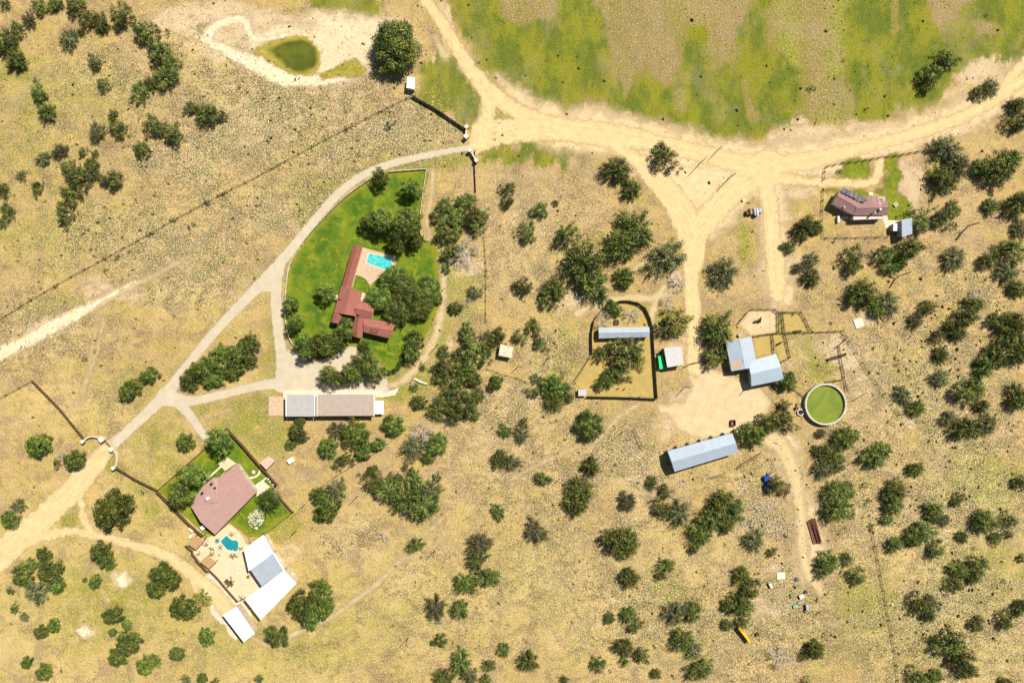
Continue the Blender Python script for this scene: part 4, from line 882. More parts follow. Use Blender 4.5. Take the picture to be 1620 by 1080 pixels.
# ---------------- machinery, trailers, materials lying about ----------------
def trailer(px, mat, label, name='trailer', h=2.3, cat='trailer', top=None):
    q = [W(*p, h) for p in px]; c = (sum(a[0] for a in q)/4, sum(a[1] for a in q)/4); t = Thing(name, c, label, cat)
    t.part('body', MB().prism(q, .5, h-.08), mat); ins = offset_poly(q, -.12); t.part('roof', MB().prism(ins, h-.076, h), top or mat)
    A, B, C_, D = [Vector(v) for v in q]; ax = ((B+C_)/2-(A+D)/2).normalized()
    for p, s_ in ((A.lerp(B, .3), 1), (D.lerp(C_, .3), 1), (A.lerp(B, .75), 1), (D.lerp(C_, .75), 1)):
        n_ = Vector((-ax.y, ax.x))*.1; t.part('wheel', MB().tube((p.x-n_.x, p.y-n_.y, .35), (p.x+n_.x, p.y+n_.y, .35), .35, n=12), M_black)
    e = (B+C_)/2; t.part('drawbar', MB().tube((e.x, e.y, .55), (e.x+ax.x*1.2, e.y+ax.y*1.2, .5), .05), M_rust)
    return t
trailer(z8((228,806),(338,946),(354,928),(250,788)), simple('orange trailer side', (.55, .20, .01)), 'long orange and yellow trailer below the dark trees near the bottom', 'cargo_trailer', 2.4, top=simple('yellow trailer top', (.75, .42, .02)))
zz = Zm(7.2, 1080, 220)
def wagon(px, mat, lab, h): return trailer(px, mat, lab, 'small_trailer', h)
M_sl = simple('silver sheet', (.34, .37, .4), (.24, .26, .28), 2, .5)
wagon(zz((870,785),(908,790),(900,842),(868,835)), M_pale if False else M_sl, 'small silver trailer, right end of the row beside the dirt fork', 1.4)
wagon(zz((838,790),(862,785),(872,860),(852,880)), M_pale, 'small pale trailer, second from the right in the row beside the dirt fork', 1.7)
wagon(zz((808,790),(832,788),(840,880),(822,860)), M_sl, 'narrow silver trailer in the middle of the row beside the dirt fork', 1.9)
wagon(zz((765,790),(790,785),(800,850),(775,860)), simple('faded brown sheet', (.30, .2, .14)), 'small brown trailer, second from the left in the row beside the dirt fork', 1.8)
wagon(zz((722,820),(748,815),(755,860),(730,862)), simple('dark red sheet', (.12, .06, .05)), 'small dark red trailer, left end of the row beside the dirt fork', 1.5)
def logs(px0, px1, n_, wid, rad, mat, label, name, cat, jit=.15, seed=1, kinds=('piece', )):
    """n_ long members lying side by side from px0 to px1"""
    r_ = random.Random(seed); a_, b_ = Vector(W(*px0)), Vector(W(*px1)); d = (b_-a_).normalized(); nn = Vector((-d.y, d.x)); c = (a_+b_)/2
    t = Thing(name, tuple(c), label, cat)
    for i in range(n_):
        o = nn*((i+.5)/n_-.5)*wid; s0 = d*r_.uniform(0, jit)*10*.3; s1 = -d*r_.uniform(0, jit)*10*.3; z = rad+(rad*1.7 if i % 3 == 1 else 0)
        p, q = a_+o+s0+nn*r_.uniform(-.1, .1), b_+o+s1+nn*r_.uniform(-.25, .25)
        t.part(kinds[0], MB().tube((p.x, p.y, z), (q.x, q.y, z), rad, n=7), mat)
    return t
logs((1282,820), (1294,860), 9, 3.6, .19, M_rust, 'stack of dark rusty pipes lying beside the dirt lane', 'pipe_stack', 'pipes', .2, 2, ('pipe',))
logs((1233,788), (1247,762), 6, 4.2, .16, simple('brown steel', (.22, .11, .06)), 'brown pipes fanned out under the tree with blue tarps', 'pipe_stack', 'pipes', .5, 3, ('pipe',))
logs((1162,742), (1206,716), 3, 1.6, .12, M_timber, 'long timbers lying right of the lone long barn', 'timber_pile', 'timber', .6, 4, ('beam',))
logs((1172,752), (1204,733), 2, 1.4, .10, M_wood, 'thin pale timbers lying below the long dark timbers', 'timber_pile', 'timber', .6, 5, ('beam',))
logs((1120,757), (1148,750), 2, 1.2, .14, M_timber, 'two dark timbers in front of a pale board pile', 'timber_pile', 'timber', .4, 6, ('beam',))
logs((1119,749), (1137,744), 7, 3.0, .13, simple('pale board', (.5, .38, .24)), 'pale board pile below the lone long barn', 'board_pile', 'boards', .4, 7, ('board',))
logs((1000,679), (1018,714), 4, 2.6, .09, simple('green grey board', (.18, .17, .07)), 'thin weathered boards laid in a line left of the lone long barn', 'board_pile', 'boards', .5, 8, ('board',))
logs((1308,493), (1322,498), 1, .5, .25, M_black, 'short dark bar', 'x', 'x') if False else None
def debris(px, w_, l_, rz, n_, mat, label, name='rubble_heap', cat='rubble', seed=1, s0=.2, s1=.6, mat2=None):  # rubble: nobody could count the pieces
    r_ = random.Random(seed); cx, cy = W(*px); mb = MB()
    for i in range(n_):
        u, v = r_.gauss(0, .38)*l_*.25, r_.gauss(0, .38)*w_*.25; s_ = r_.uniform(s0, s1)
        mb.box((cx+u*math.cos(rz)-v*math.sin(rz), cy+u*math.sin(rz)+v*math.cos(rz), s_*.2), (s_, s_*r_.uniform(.4, 1), s_*.45), r_.random()*3.14, mi=(1 if mat2 and r_.random() < .4 else 0), tilt=r_.uniform(-.4, .4))
    o = single(name, mb, [mat, mat2 or mat], label, cat); o['kind'] = 'stuff'; return o
debris((1213,801), 10, 34, R(18), 90, M_grey, 'grey stone rubble strip below the tree with blue tarps', seed=2, mat2=M_chip)
debris((1187,827), 8, 26, R(25), 60, M_grey, 'grey brown rubble strip right of the large dark thicket', seed=3, mat2=M_timber)
debris((1230,835), 26, 40, R(0), 110, M_grey, 'wide scatter of pale and dark rubble left of the rusty pipe stack', seed=4, mat2=M_chip)
debris((1253,848), 4, 16, R(80), 22, M_grey, 'grey scrap strip beside the dirt lane', seed=5)
debris((1080,765), 14, 20, R(0), 34, M_grey, 'small grey rubble heap below the lone long barn', seed=6, mat2=M_chip)
debris((1177,770), 10, 12, R(0), 24, M_coping, 'small white rubble heap left of the tree with blue tarps', seed=7)
debris((1000,705), 14, 30, R(-65), 60, M_chip, 'pale stone line left of the lone long barn', seed=8, mat2=M_grey)
debris((1018,745), 8, 60, R(-75), 60, M_chip, 'broken pale stone trail dropping below the stone line', seed=18)
debris((1250,925), 24, 30, R(0), 26, M_timber, 'scrap timber scatter in the lower junk yard', seed=9, mat2=M_sl)
debris((1228,944), 12, 12, R(30), 22, M_chip, 'small heap of pale scrap in the middle of the junk yard', seed=10)
debris((1220,899), 5, 14, R(10), 16, M_coping, 'thin pale scrap pile above the junk yard white slab', seed=11)
def crate(px, s_, rz, mat, label, h=.9, name='scrap_crate'):
    x, y = W(*px); t = Thing(name, (x, y), label, 'crate')
    t.part('body', MB().box((x, y, h/2), (*s_, h), R(rz)), mat); t.part('lid', MB().box((x, y, h+.04), (s_[0]+.1, s_[1]+.1, .08), R(rz)), mat); return t
crate(z8((632,300))[0], (3.2, 2.7), 5, M_coping, 'white square slab crate at the top of the junk yard', .25)
crate(z8((528,385))[0], (1.0, 1.9), 25, M_coping, 'white narrow crate left of the junk yard white slab', 1.1)
crate(z8((822,490))[0], (1.8, 1.6), 30, M_coping, 'pale square crate in the middle of the dark junk cluster', 1.0)
crate(z8((818,545))[0], (2.6, .7), 25, M_grey, 'long pale crate just below the square one in the junk cluster', .6)
crate(z8((872,590))[0], (.9, 2.2), 10, M_sl, 'silver upright crate at the bottom right of the junk cluster', 1.3)
crate(z8((862,452))[0], (1.0, 1.0), 40, M_timber, 'small dark crate right of the junk cluster', .8)
crate(z8((788,400))[0], (1.9, 1.2), 20, simple('olive sheet', (.22, .20, .07)), 'olive crate at the top of the junk cluster', .7)
crate(z8((740,485))[0], (1.7, 1.7), 15, simple('dull green sheet', (.17, .22, .11)), 'dull green crate at the left of the junk cluster', .6)
crate(z8((765,585))[0], (1.8, 1.3), 15, simple('mint green sheet', (.20, .34, .20)), 'mint green crate at the bottom left of the junk cluster', .6)
crate(z8((780,330))[0], (1.2, 1.0), -30, simple('slate sheet', (.10, .10, .13)), 'dark slate crate at the very top of the junk cluster', .7)
crate(z8((405,850))[0], (1.0, 1.1), 30, M_rust, 'rusty brown crate right of the orange and yellow trailer', 1.0)
crate((1211.5,755), (2.2, 1.9), 15, simple('blue tarp', (.015, .07, .26), (.01, .04, .18), 2), 'blue tarp covered crate at the upper left of a tree', 1.6, 'tarped_crate')
crate((1212,769), (2.2, 1.2), 5, simple('pale blue tarp', (.03, .10, .30), (.02, .07, .2), 2), 'blue tarp covered crate directly below the other blue one', 1.2, 'tarped_crate')
crate(Zm(3.94,1210,270)((585,950))[0], (3.4, 3.4), 20, M_coping, 'pale square well cover below the trees above the pens', .2, 'well_cover')
crate(z5((392,290))[0], (1.6, 1.2), 40, M_sl, 'silver blue bin at the top corner of the left silver barn', 1.1, 'feed_bin')
crate((461,652), (.8, .8), 0, M_white, 'tiny white box at the left end of the long low building', .8, 'meter_box')
def trough(px, L, wd, rz, label, mat=M_timber):
    x, y = W(*px); rz = R(rz); t = Thing('feed_trough', (x, y), label, 'trough'); c, s_ = math.cos(rz), math.sin(rz); mb = MB()
    for o in (-wd/2, wd/2): mb.box((x-o*s_, y+o*c, .5), (L, .1, .5), rz)
    for o in (-L/2, L/2): mb.box((x+o*c, y+o*s_, .5), (.1, wd, .5), rz)
    t.part('sides', mb, mat); t.part('bed', MB().box((x, y, .35), (L-.12, wd-.12, .08), rz), mat)
    for o in (-L/2+.3, L/2-.3): t.part('leg', MB().box((x+o*c, y+o*s_, .15), (.12, wd*.8, .3), rz), mat)
trough(z5((1143,465))[0], 7.6, .9, 17, 'long brown feed trough across the corral fence above the round tank')
trough(z5((840,265))[0], 3, .6, 5, 'short brown feed trough inside the bottom of the four sided pen')
trough(z4((450,300))[0], 1.8, 1.6, 0, 'small dark square trough above the horseshoe pen shed')

def fallen(px, r0, r1, mat, label):
    P = [Vector((*W(*p), .35)) for p in px]; mb = MB(); k = len(P)-1
    for i in range(k): mb.tube(P[i], P[i+1], r0+(r1-r0)*i/k, r0+(r1-r0)*(i+1)/k, 8)
    d = (P[1]-P[0]); mb.tube(P[k//2], P[k//2]+Vector((-d.y*.6, d.x*.6, .6)), r1*.8, .05, 6)
    single('fallen_log', mb, mat, label, 'log', None)
M_bare = simple('bleached bare wood', (.36, .31, .25), (.26, .22, .17), 2)
fallen([(656,599),(665,604),(676,607)], .5, .4, M_coping, 'thick pale fallen trunk left of the tree thicket, right one of two')
fallen([(649,612),(653,605),(656,598)], .4, .3, M_bare, 'grey fallen trunk leaning beside the thick pale one')
fallen([(1407,455),(1416,441),(1426,435),(1441,430)], .22, .16, M_pole, 'thin bent dark log on dry ground, left of two right of the solar panelled house')
fallen([(1513,379),(1520,369),(1532,357),(1549,352)], .3, .18, M_pole, 'thin bent dark log on dry ground, right of two near the upper right trees')
fallen([(1148,907),(1158,907),(1166,908)], .2, .12, M_coping, 'thin white log poking out left of the dark tree group near the junk yard')

# ---------------- vegetation ----------------
def leafmat(name, c1, c2, c3):
    n = NT(name); oi = n.new('ShaderNodeObjectInfo')
    tc = n.new('ShaderNodeTexCoord').outputs['Object']
    c = n.mix(n.rng(n.noise(.9, 3, .6, vec=tc), .38, .62), c1, c2)
    c = n.mix(n.math('MULTIPLY', n.rng(n.attr('tint').outputs['Fac'], .35, 1.0), .8), c, c3)
    v = n.math('ADD', .68, n.math('MULTIPLY', oi.outputs['Random'], .75))
    hsv = n.new('ShaderNodeHueSaturation'); n.link(c, hsv.inputs['Color']); n.link(v, hsv.inputs['Value'])
    n.link(n.math('ADD', .495, n.math('MULTIPLY', oi.outputs['Random'], .04)), hsv.inputs['Hue'])
    d = n.new('ShaderNodeBsdfDiffuse'); tr = n.new('ShaderNodeBsdfTranslucent'); gl = n.new('ShaderNodeBsdfGlossy'); gl.inputs['Roughness'].default_value = .45
    gl.inputs['Color'].default_value = (.9, .9, .8, 1)
    for q in (d, tr): n.t.links.new(hsv.outputs[0], q.inputs['Color'])
    m1 = n.new('ShaderNodeMixShader'); m1.inputs[0].default_value = .12; n.t.links.new(d.outputs[0], m1.inputs[1]); n.t.links.new(tr.outputs[0], m1.inputs[2])
    m2 = n.new('ShaderNodeMixShader'); m2.inputs[0].default_value = .02; n.t.links.new(m1.outputs[0], m2.inputs[1]); n.t.links.new(gl.outputs[0], m2.inputs[2])
    n.t.links.new(m2.outputs[0], n.out.inputs[0]); return n.m
L_jun = leafmat('juniper foliage', (.024, .038, .012), (.095, .118, .021), (.31, .30, .065))
L_oak = leafmat('live oak foliage', (.022, .040, .010), (.082, .115, .016), (.28, .29, .05))
L_gry = leafmat('grey green foliage', (.038, .042, .018), (.10, .10, .036), (.28, .25, .11))
L_bright = leafmat('fresh green foliage', (.030, .050, .011), (.088, .118, .018), (.27, .27, .045))
L_yel = leafmat('yellow green foliage', (.13, .13, .02), (.19, .17, .03), (.28, .22, .05))
L_teal = leafmat('blue green foliage', (.02, .075, .045), (.03, .09, .05), (.05, .10, .06))
L_dead = leafmat('dead twigs', (.22, .19, .15), (.30, .26, .21), (.36, .32, .26))
M_bark = simple('bark', (.11, .085, .065), (.07, .055, .045), 3)

def crown(name, Rr, H, nb, leaf, mat, seed, style='dense', cover=1.15, lobes=.22, low=.10):
    g = np.random.default_rng(seed)
    ph = g.random(6)*6.283; am = lobes*g.random(6)/np.array([1, 1.2, 1.5, 2, 2.5, 3])
    f = lambda th: 1+sum(am[k]*np.cos((k+1)*th+ph[k]) for k in range(6))
    V = []; T = []; cents = []
    for i in range(nb):
        th = g.random()*6.283; u = math.sqrt((i+.5)/nb)*g.uniform(.9, 1.08); th = i*2.39996+g.uniform(-.35, .35)
        rr_ = Rr*f(th)*u*.80; dome = max(0.0, 1-(u*.93)**2.2)
        if style == 'streak': b_ = Rr*g.uniform(.10, .17)
        else: b_ = Rr*g.uniform(.15, .26)*(1.1-.25*u)
        z = H*(low+(.92-low)*dome**.55*g.uniform(.68, 1.08))-b_*.35
        z = max(z, b_*.5+.1); c = np.array([rr_*math.cos(th), rr_*math.sin(th), z]); cents.append((c, b_))
        layers = [(c, b_)]
        if z > b_*1.6 and u > .3: layers.append((c*np.array([.93, .93, .5]), b_*.9))   # foliage skirt below
        tb = g.random()
        for c_, bb in layers:
            if style == 'streak':
                L = bb*3.4; rad = np.array([math.cos(th), math.sin(th), .35]); rad /= np.linalg.norm(rad)
            area = 12.57*bb*bb*.75*(1.9 if style == 'streak' else 1); n_ = int(area/(leaf*leaf)*cover)
            d = g.normal(size=(n_, 3)); d /= np.linalg.norm(d, axis=1)[:, None]; d[:, 2] = np.where(d[:, 2] < -.3, -d[:, 2], d[:, 2])
            rad_ = bb*(g.random(n_)**.35)[:, None]*(1+.3*np.sin(d[:, :1]*7+i)*np.cos(d[:, 1:2]*6+i*2))
            p = c_+d*rad_*np.array([1, 1, .85])
            if style == 'streak': p = p+rad*((g.random(n_)-.5)*L*1.0)[:, None]
            nr = d+g.normal(size=(n_, 3))*.34; nr /= np.linalg.norm(nr, axis=1)[:, None]
            t1 = np.cross(nr, g.normal(size=(n_, 3))); t1 /= np.linalg.norm(t1, axis=1)[:, None]+1e-9; t2 = np.cross(nr, t1)
            s_ = (leaf*g.uniform(.5, 1.1, n_))[:, None]*.62; el = g.uniform(.5, 1.0, n_)[:, None]
            q = np.stack([p-t1*s_*1.15, p-t2*s_*el*.7, p+t1*s_*1.15, p+t2*s_*el*.7], 1)
            V.append(q.reshape(-1, 3)); T.append(np.repeat(np.clip(tb*.75+g.random(n_)*.55-.1, 0, 1), 4))
    V = np.concatenate(V); V[:, 2] = np.maximum(V[:, 2], .04)
    me = qmesh(name, V, 4, mat); a_ = me.attributes.new('tint', 'FLOAT', 'POINT'); a_.data.foreach_set('value', np.concatenate(T).astype(np.float32))
    # trunk and limbs
    mb = MB(); tr = .05*Rr+.05; mb.tube((0, 0, -.1), (0, 0, H*.35), tr*1.3, tr, 8)
    r_ = random.Random(seed)
    for c, b_ in cents[::(1 if style == 'streak' else 2)]:
        m_ = Vector((c[0]*.45, c[1]*.45, H*.35+(c[2]-H*.35)*.35)); mb.tube((0, 0, H*.28), m_, tr*.5, tr*.33, 5); mb.tube(m_, Vector(c), tr*.33, tr*.12, 5)
    tm = mesh(name+'_trunk', mb.v, mb.f, M_bark); return me, tm
def dead_tree(seed, Rr, H, dens=1.0, mat=None):
    r_ = random.Random(seed); mb = MB(); mb.tube((0, 0, 0), (0, 0, H*.3), .28, .22, 7)
    tw = MB()
    def grow(p, d, L, r, k):
        q = p+d*L; (mb if k > 1 else tw).tube(p, q, r, r*.6, 5 if k > 1 else 3)
        if k == 0: return
        for j in range(3 if k > 2 else 4):
            nd = (d+Vector((r_.gauss(0, .55), r_.gauss(0, .55), r_.gauss(.0, .3)))).normalized(); nd.z = max(nd.z, -.1); grow(q if j else p+d*L*.6, nd, L*r_.uniform(.55, .8), r*.62, k-1)
    for i in range(7):
        a_ = i*.9+r_.random()*.4; grow(Vector((0, 0, H*.28)), Vector((math.cos(a_), math.sin(a_), r_.uniform(.35, .9))).normalized(), Rr*.42, .14, 4)
    return mesh('bare_crown', tw.v, tw.f, mat or M_deadw), mesh('bare_trunk', mb.v, mb.f, mat or M_deadw)
M_deadw = simple('grey dead wood', (.46, .41, .35), (.34, .29, .24), 2)

PRO = {}
def protos(key, cnt, fn): PRO[key] = [fn(i) for i in range(cnt)]
protos('J', 7, lambda i: crown('juniper_crown', 5, 4.6, 30, .40, L_jun, 100+i, lobes=.36, cover=.95))
protos('S', 5, lambda i: crown('small_crown', 3, 3.0, 20, .32, L_jun, 200+i, lobes=.28))
protos('G', 6, lambda i: crown('grey_crown', 5, 4.4, 52, .36, L_gry, 300+i, 'streak', .85, lobes=.24))
protos('K', 5, lambda i: crown('streaky_crown', 5, 4.6, 58, .36, L_jun, 350+i, 'streak', .95, lobes=.24))
protos('O', 4, lambda i: crown('oak_crown', 8, 8.5, 90, .46, L_oak, 400+i, lobes=.14, low=.25))
protos('T', 4, lambda i: crown('lawn_tree_crown', 4.6, 7.8, 38, .38, L_oak, 500+i, lobes=.16, low=.45))
protos('B', 4, lambda i: crown('fresh_crown', 5, 4.8, 44, .38, L_bright, 550+i, lobes=.17))
protos('Y', 3, lambda i: crown('yellow_crown', 4, 3.6, 28, .36, L_yel, 600+i, lobes=.3, cover=.75))
protos('V', 4, lambda i: crown('bush_crown', 1.5, 1.5, 8, .26, L_bright, 650+i, lobes=.3, low=.05))
protos('U', 2, lambda i: crown('teal_crown', 1.5, 1.5, 8, .26, L_teal, 680+i, lobes=.3, low=.05))
protos('D', 4, lambda i: dead_tree(700+i, 4.6, 4.5))
BASE = dict(J=(5, 4.6), S=(3, 3.0), G=(5, 4.4), K=(5, 4.6), O=(8, 8.5), T=(4.6, 7.8), B=(5, 4.8), Y=(4, 3.6), V=(1.5, 1.5), U=(1.5, 1.5), D=(4.6, 4.5))
LOOK = dict(J='dense dark green juniper', S='small dark juniper', G='sparse grey green juniper', K='spiky dark green juniper', O='broad dark oak', T='tall shady lawn tree', B='leafy fresh green tree', Y='yellow green tree', V='little green bush', U='blue green bush', D='bare grey dead tree')
NAME = dict(J='juniper_tree', S='juniper_tree', G='juniper_tree', K='juniper_tree', O='oak_tree', T='lawn_tree', B='oak_tree', Y='oak_tree', V='bush', U='bush', D='dead_tree')
GRP = dict(juniper_tree='junipers scattered over the dry ground', oak_tree='leafy oaks round the houses and yards', lawn_tree='tall trees round the lawns', bush='little bushes', dead_tree='bare dead trees')

TREES = """
486 558 12 T;500 548 14 T;520 552 13 T;575 548 10 B;563 594 12 T;540 598 11 T;608 520 12 O;652 555 14 T;645 345 16 T;585 352 14 T;658 380 12 T;720 370 14 J;752 362 14 J;730 322 14 J;690 344 12 J;760 340 12 J;705 405 12 J;700 640 12 B;722 655 12 B;745 628 14 J;765 555 14 J;740 535 14 J;725 560 14 J;695 600 14 J;745 600 14 B;590 745 9 K;350 560 15 B;330 600 14 B;365 590 14 B;;
8 8 9 S;62 12 14 J;86 8 11 K;45 33 11 G;28 45 13 J;8 70 17 K;25 97 15 K;118 10 17 J;108 63 15 G;128 50 8 S;142 30 15 J;160 40 13 K;193 27 20 J;228 53 20 J;250 80 22 J;270 98 15 J;262 122 18 K;222 145 17 J;240 132 14 J;150 101 12 J;162 135 11 J;
62 148 15 J;74 178 14 K;178 183 10 J;185 204 15 J;152 212 13 G;130 240 9 J;150 244 7 S;245 200 18 J;272 215 17 J;222 236 14 J;303 170 12 J;325 180 16 K;348 185 10 J;68 251 11 G;94 240 12 G;108 268 14 J;145 262 12 B;
34 278 9 S;57 296 11 J;176 284 18 J;4 300 12 J;12 333 13 J;3 354 9 S;120 282 20 J;142 275 14 G;110 308 17 J;100 335 17 J;103 352 10 J;
624 71 38 O;1495 99 18 J;1470 122 20 J;1548 147 14 J;1567 138 12 G;1608 168 13 K;1612 195 20 J;1497 238 22 G;1492 282 20 K;1515 262 16 G;1578 272 28 J;1552 268 15 K;1600 250 14 K;
1048 247 23 J;978 270 20 K;998 300 15 K;803 297 12 J;803 320 12 J;853 333 15 J;879 321 6 S;834 370 17 J;893 372 20 J;1005 365 26 K;982 388 24 K;922 418 32 K;938 448 24 K;988 440 17 B;1053 408 28 G;826 455 16 J;875 458 18 K;862 475 15 J;
1144 432 22 G;1072 448 12 D;1056 482 12 D;1068 512 26 Y;1055 520 16 G;1134 526 24 K;1124 568 17 J;1143 560 14 J;970 488 14 B;955 506 13 D;1001 497 13 D;985 560 27 J;976 592 18 J;1000 552 18 G;1010 572 14 Y;950 560 13 J;948 608 12 J;962 600 12 K;988 534 10 B;
843 517 14 J;822 534 13 J;852 545 12 J;
1272 362 18 K;1248 390 12 J;1290 360 11 B;1282 412 12 G;1284 440 14 K;1262 425 8 G;1350 415 21 J;1400 405 17 J;1408 425 14 J;1440 392 21 J;1454 350 22 J;1488 348 18 J;1508 332 14 J;1425 415 12 B;
1364 466 22 K;1402 480 19 G;1386 492 12 K;1508 410 18 G;1562 412 16 J;1566 328 12 K;1612 322 20 K;1600 395 22 J;1612 362 15 G;1592 430 17 G;1608 456 14 K;1466 487 14 J;1448 508 12 G;1528 502 20 J;1540 482 14 K;1512 524 16 K;1482 532 12 J;1576 505 14 J;1600 515 20 K;1612 548 22 K;1545 468 12 D;
602 281 12 T;652 298 14 T;607 352 18 T;640 364 22 T;628 385 14 T;702 325 14 J;716 345 21 J;742 316 13 J;745 345 20 J;702 372 18 J;718 396 15 J;705 424 9 S;738 398 20 D;724 410 14 D;
620 440 20 O;602 474 22 O;642 466 28 O;676 456 20 O;628 492 24 O;664 488 20 O;688 470 12 O;514 464 14 T;461 481 12 T;467 512 13 T;480 541 12 T;512 538 15 T;547 522 15 T;532 543 14 T;545 507 12 B;
655 540 17 B;720 487 11 B;750 465 11 G;738 478 8 D;786 530 17 J;737 520 12 J;775 545 12 J;
523 595 15 T;552 588 12 T;577 572 18 T;593 586 16 T;668 580 7 S;702 578 20 J;724 600 20 J;745 560 23 J;700 556 10 K;738 584 16 B;760 548 12 J;783 606 13 B;
662 637 13 B;690 650 14 K;706 624 18 J;732 640 24 J;750 654 13 J;716 660 14 G;757 624 10 K;655 613 8 J;620 673 18 B;475 663 11 B;470 686 15 B;460 702 10 B;552 655 16 Y;532 680 13 G;562 688 22 B;518 708 17 B;545 725 14 J;574 715 15 B;597 704 12 B;532 738 8 J;
665 683 18 D;652 708 20 G;690 704 19 B;676 725 12 J;641 740 7 S;592 765 20 J;616 776 20 K;642 788 24 K;668 802 24 K;680 778 18 G;691 754 8 S;655 758 14 K;625 756 12 J;505 785 15 B;532 775 16 G;520 805 20 B;505 815 12 B;
800 682 10 K;828 669 10 J;824 690 12 G;789 727 13 K;808 732 13 G;930 674 24 B;848 600 9 G;845 620 11 J;876 612 20 B;895 622 16 J;876 636 15 K;
856 757 11 K;934 738 14 K;915 775 20 K;910 798 17 K;1030 764 10 K;1050 776 12 J;994 793 14 G;1045 806 17 J;1074 814 18 G;1140 800 23 K;1160 804 20 J;1124 822 19 K;1150 832 15 J;1108 845 17 K;1100 864 13 J;985 800 8 G;
1225 769 17 J;1193 856 16 G;1220 874 8 G;1243 603 18 B;1188 688 22 B;1214 668 18 J;1241 664 18 J;1238 642 11 J;1205 680 12 Y;
1298 686 8 G;1336 694 17 K;1350 690 11 J;1294 713 9 K;1316 720 17 K;1300 740 15 G;1322 738 13 G;1384 722 20 K;1400 712 12 J;1427 624 13 G;1450 645 13 K;1448 743 12 K;1488 562 12 K;1485 600 13 G;1578 560 22 K;1558 578 17 K;1602 556 20 K;1544 600 9 J;
1524 624 20 J;1542 615 14 K;1552 642 11 K;1612 632 18 K;1500 663 13 G;1528 678 18 K;1560 672 16 G;1614 764 14 J;1320 778 18 K;1342 776 14 J;1324 806 20 K;1415 778 18 K;1413 800 16 K;1475 805 12 K;1514 792 12 J;
1345 812 10 J;1402 822 11 J;1476 818 11 K;1458 842 20 J;1445 850 14 K;1414 862 12 K;1480 871 15 J;1494 822 10 G;1555 824 18 K;1596 822 14 J;1574 850 11 J;1596 845 8 S;1522 849 9 K;1546 898 19 J;1518 903 14 K;1512 925 15 J;1538 915 10 K;1617 882 8 S;
1310 888 16 K;1298 898 11 G;1340 884 11 J;1354 914 16 J;1304 905 12 J;1452 954 17 J;1470 972 15 J;1472 950 10 G;1545 987 13 J;1590 984 15 J;1616 960 13 K;1503 1018 24 J;1518 1042 22 J;1532 1062 16 J;1478 1014 8 J;1452 1072 18 J;1478 1070 12 B;1590 1080 12 J;1288 1028 16 B;1271 1038 8 S;1234 1040 16 D;1276 1080 9 S;
845 840 17 G;972 856 20 K;994 856 18 K;985 878 11 J;995 915 15 K;1054 893 12 K;1044 910 10 J;1068 970 18 G;1096 970 15 K;964 978 9 K;993 973 12 K;1004 992 13 J;1078 1012 17 K;1096 1028 15 G;1106 1060 18 K;988 1024 14 K;1013 1035 14 J;988 1046 9 J;946 1050 14 J;836 1046 15 K;1036 1066 8 K;893 1075 8 J;
1172 912 14 K;1184 935 18 J;1166 956 17 K;1148 960 10 J;1180 962 13 J;1148 988 9 K;1172 985 12 J;
657 862 12 K;608 850 8 D;757 860 19 G;752 888 15 K;734 922 15 K;770 912 17 K;745 932 10 J;688 962 17 G;726 962 14 K;695 1013 13 J;474 958 22 B;505 938 21 B;512 962 18 B;490 974 20 B;438 1007 19 B;728 1048 17 K;700 1075 16 K;742 1070 14 G;796 1028 10 K;773 1052 10 K;767 1076 8 K;788 810 11 K;410 1073 8 J;
14 822 15 B;28 801 10 G;178 805 31 B;68 878 12 B;50 893 11 J;78 905 20 B;34 910 18 B;56 936 17 G;88 925 14 B;15 934 7 J;22 962 9 J;38 976 7 G;158 874 18 B;168 888 14 B;150 920 11 B;134 917 5 S;64 1000 12 B;84 990 11 B;178 974 16 B;200 989 9 B;178 1000 7 B;
202 1018 20 B;185 1040 15 B;228 1054 15 B;244 1044 9 K;280 1034 12 B;326 1007 14 B;255 906 18 B;246 930 17 B;272 918 15 B;290 962 21 B;318 946 15 Y;42 1048 10 B;68 1064 14 B;295 1076 8 G;320 1074 9 B;340 1078 8 Y;
300 600 18 B;320 584 20 B;345 574 22 B;375 562 22 B;393 546 17 B;370 585 15 B;395 570 13 B;340 598 14 B;204 618 18 B;236 594 15 B;60 705 20 B;90 733 8 J;116 729 17 B;98 722 8 D;292 700 15 B;348 697 18 T;307 750 18 T;285 783 19 T
"""
BUSHES = """
327 321 6 U;306 355 5 U;299 360 4 U;186 407 4 V;165 410 4 V;166 428 4 V;235 371 4 V;355 305 4 V;87 453 4 V;47 473 4 V;33 483 3 V;273 350 4 V;615 200 8 U;547 206 4 U;345 309 3 V;
1367 766 6 V;1373 792 6 V;1379 833 5 V;968 744 3 V;1334 96 3 V;1370 173 4 V;1284 139 5 V;1560 24 4 V;226 779 4 V;134 568 4 V;97 1061 4 U;890 590 3 V;1588 919 4 V;892 767 3 V;1540 868 3 V;1328 272 4 V;
"""
COURT = """
465 80 20 V;245 110 16 V;245 168 20 V;295 203 17 V;298 248 22 V;185 245 18 V;370 190 18 V;480 262 24 V;545 200 18 V;362 258 11 V;440 490 34 Y;608 442 14 Y;545 620 18 V;465 505 18 V;620 160 16 V;660 125 10 V;735 75 12 V;655 30 20 V
"""
